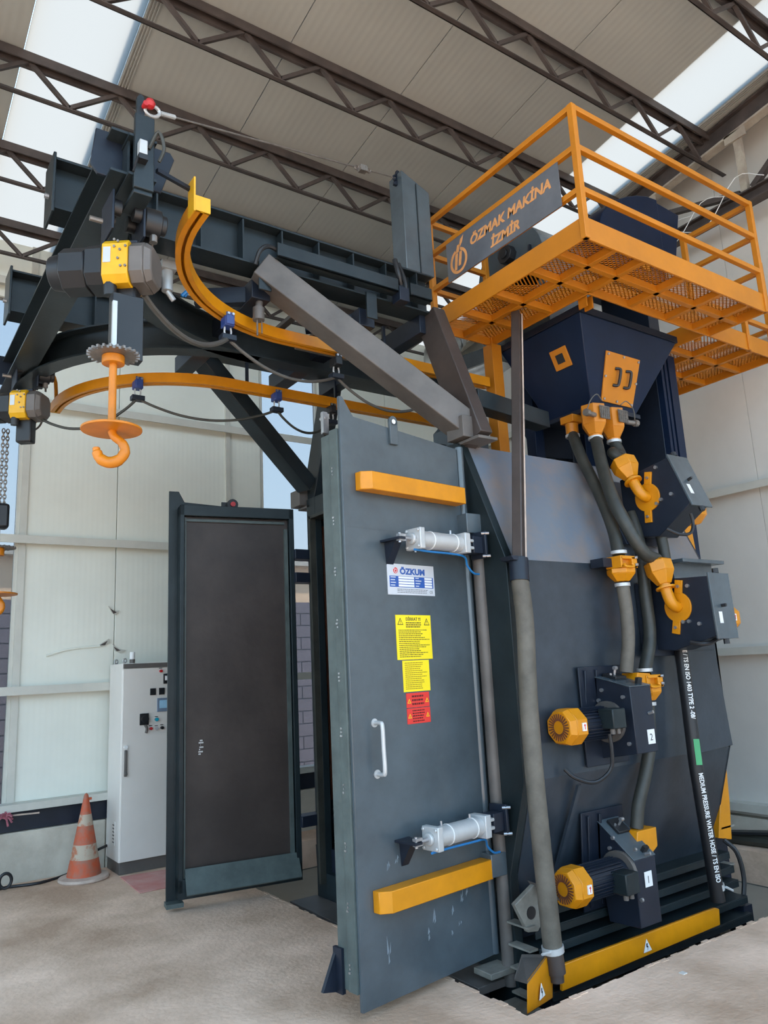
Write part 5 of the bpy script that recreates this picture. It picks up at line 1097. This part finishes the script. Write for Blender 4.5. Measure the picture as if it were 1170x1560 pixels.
# ================================================================ control cabinet
cc = thing('control_cabinet', 'light grey electrical control cabinet with push buttons by the left wall', 'cabinet', (2.42, 7.2, 0))
X0, X1, Y0, Y1 = 2.0, 2.80, 7.0, 7.41
MB().box((X0, Y0 + .02, .10), (X1, Y1, 1.765)).build('body', M_CAB, cc, bevel=.006)
MB().box((X0 + .01, Y0 + .03, 0), (X1 - .01, Y1 - .02, .10)).build('plinth', M_POLE, cc, bevel=.003)
cdr = MB().box((X0 + .005, Y0, .105), (X1 - .005, Y0 + .02, 1.715)).build('door', M_CAB, cc, bevel=.004)
MB().box((X0 + .01, Y0 + .004, 1.72), (X1 - .01, Y0 + .02, 1.76)).build('top_trim', M_POLE, cc)
def cb(n_, a, c, mat, dy=.012, par=None, bev=.002): return MB().box((a[0], Y0 - dy, min(a[1], c[1])), (c[0], Y0, max(a[1], c[1]))).build(n_, mat, par or cdr, bevel=bev)
cb('main_switch', (2.155, 1.22), (2.235, 1.32), M_BLACK, .012); sw_ = MB().cyl((2.195, Y0 - .012, 1.272), (2.195, Y0 - .045, 1.272), .032, n=20).build('switch_knob', M_BLACK, cdr)
MB().tube([(2.20, Y0 - .02, 1.22), (2.215, Y0 - .02, 1.19), (2.21, Y0 - .015, 1.15)], .012, 8).build('padlock', M_POLE, cdr)
for k, x in enumerate((2.245, 2.325)): 
    m_ = cb('meter', (x, 1.475), (x + .05, 1.535), M_BLACK, .012)
sc_ = cb('hmi_panel', (2.31, 1.325), (2.45, 1.445), pm('hmi_frame', (110, 124, 142), .4), .012)
cb('screen', (2.33, 1.355), (2.435, 1.425), M_SCREEN, .014, cdr)
cb('timer', (2.365, 1.57), (2.42, 1.66), M_BLACK, .02); cb('timer_face', (2.375, 1.60), (2.415, 1.64), M_WHITE, .022)
for x, z, m_, r_ in ((2.34, 1.685, M_RED, .013), (2.305, 1.26, M_TEAL, .016), (2.255, 1.185, M_RED, .013), (2.305, 1.18, M_ALU, .013), (2.355, 1.185, M_BLACK, .014)):
    MB().cyl((x, Y0, z), (x, Y0 - .025, z), r_, n=16).build('push_button', m_, cdr)
    MB().box((x - .014, Y0 - .002, z + .022), (x + .014, Y0, z + .028)).build('button_label', M_INK, cdr, smooth=False)
MB().box((2.025, Y0 - .02, .80), (2.05, Y0, 1.02)).cyl((2.0375, Y0 - .02, .82), (2.0375, Y0 - .03, .82), .014).build('handle', M_POLE, cdr, bevel=.005)
MB().cyl((2.037, Y0, 1.045), (2.037, Y0 - .02, 1.045), .016).build('door_lock', M_WHITE, cdr)
b = MB().box((X0 - .006, 7.13, .22), (X0, 7.20, .42)); vg = b.build('vent', M_CAB, cc, bevel=.003)
b = MB()
for k in range(6): b.box((X0 - .008, 7.14, .245 + k * .028), (X0 - .005, 7.19, .255 + k * .028))
b.build('vent_slot', M_POLE, vg, kind='stuff')
MB().cyl((2.10, 7.06, 1.765), (2.10, 7.06, 1.80), .024, n=16).build('beacon_base', M_POLE, cc); MB().cyl((2.10, 7.06, 1.80), (2.10, 7.06, 1.865), .024, .022, n=16).build('beacon_lens', M_WHITE, cc, bevel=.003)
for x, y in ((2.03, 7.05), (2.04, 7.36)): MB().lathe((x, y, 1.79), [(.012, -.006), (.024, -.006), (.024, .006), (.012, .006), (.012, -.006)], 16, (.6, -1, 0)).build('lifting_eye', M_ALU, cc)

# ================================================================ traffic cone, mat, cables
tc_ = thing('traffic_cone', 'worn orange traffic cone with dusty bands in front of the concrete upstand', 'cone', (1.75, 7.13, 0))
CX, CY = 1.75, 7.13
def cr(z): return .138 + (.018 - .138) * (z - .04) / .63
MB().lathe((CX, CY, 0), [(0, 0), (.195, 0), (.205, .012), (.20, .03), (.16, .04), (0, .04)], 28).build('base', M_CONEB, tc_)
for z0_, z1_, m_ in ((.04, .17, M_CONE), (.17, .285, M_CONEW), (.285, .43, M_CONE), (.43, .52, M_CONEW), (.52, .67, M_CONE)):
    zs_ = [z0_ + (z1_ - z0_) * k / 4 for k in range(5)]
    MB().lathe((CX, CY, 0), [(cr(z) , z) for z in zs_] + [(cr(z) - .006, z) for z in zs_[::-1]] + [(cr(z0_), z0_)], 28).build('cone_band', m_, tc_)
MB().lathe((CX, CY, .67), [(.018, 0), (.012, .012), (0, .02)], 14).box((CX + .01, CY - .01, .63), (CX + .045, CY + .01, .65)).build('tip', M_CONE, tc_)
mt = MB().prism([(1.996, 6.944, 0.003), (2.422, 6.894, 0.003), (2.225, 6.33, 0.003), (1.972, 6.333, 0.003)], (0, 0, .006)).build('floor_mat', M_MAT, None, smooth=False); tag(mt, 'faded red mat on the floor in front of the control cabinet', 'mat')
tag(MB().tube([(2.001, 7.38, 0.1903), (1.85, 7.30, .16), (1.718, 7.401, 0.02), (1.426, 7.249, 0.012), (1.139, 7.297, 0.012), (.9, 7.0, .012)], .012, 8).build('floor_cable', M_BLACK), 'black cable lying along the wall foot behind the cone', 'cable')
kb = MB().tube([V((1.16, 7.2, 0.0851)) + V((.045 * math.cos(a), 0, .055 * math.sin(a))) for a in [2*math.pi*k/10 for k in range(10)]], .013, 8, closed=True, smooth=3).build('rubber_ring', M_BLACK); tag(kb, 'small black rubber ring leaning by the wall at the photo edge', 'ring')
b = MB()
rr_ = random.Random(3); rc = V((1.163, 7.36, 0.5385))
for k in range(16):
    d = V((rr_.uniform(-1, 1), rr_.uniform(-.3, .1), rr_.uniform(-.6, .8))).normalized(); b.tube([rc, rc + d * .03 + V((0, 0, .015)), rc + d * .06 + V((0, 0, -.01))], .008, 5, smooth=2)
tag(b.build('ribbon_knot', M_PINK), 'pink and white knotted ribbon on the left wall girt', 'ribbon')
tag(MB().bar((-.2, 7.36, .60), (1.428, 7.37, 0.5469), .006, .012).build('wooden_lath', M_CONEB), 'thin pale lath lying on the left wall girt', 'lath')
# things at the far end of the pit
tag(MB().bar((6.28, 4.05, .10), (6.45, 3.3, .16), .10, .02).build('steel_offcut', M_BLACK), 'flat black steel offcut lying by the right wall', 'offcut')
tag(MB().tube([(6.30, 4.6, .05), (6.33, 4.0, .05), (6.40, 3.4, .05), (6.42, 2.8, .05)], .05, 10).build('rubber_pipe', M_RUBBER), 'black rubber pipe lying along the right wall', 'pipe')
p = (3.62, 2.70, .002)
tag(MB().box((p[0], p[1], 0), (p[0] + .03, p[1] + .03, .004)).build('paper_scrap', M_DIRT), 'small white paper scrap on the floor by the pit edge', 'scrap')
tag(MB().tube([(2.85, 5.55, -.14), (2.86, 5.6, -.2), (2.9, 5.7, -.35)], .03, 8).build('blue_hose', M_BLUE), 'short blue hose end below the far door in the pit', 'hose')
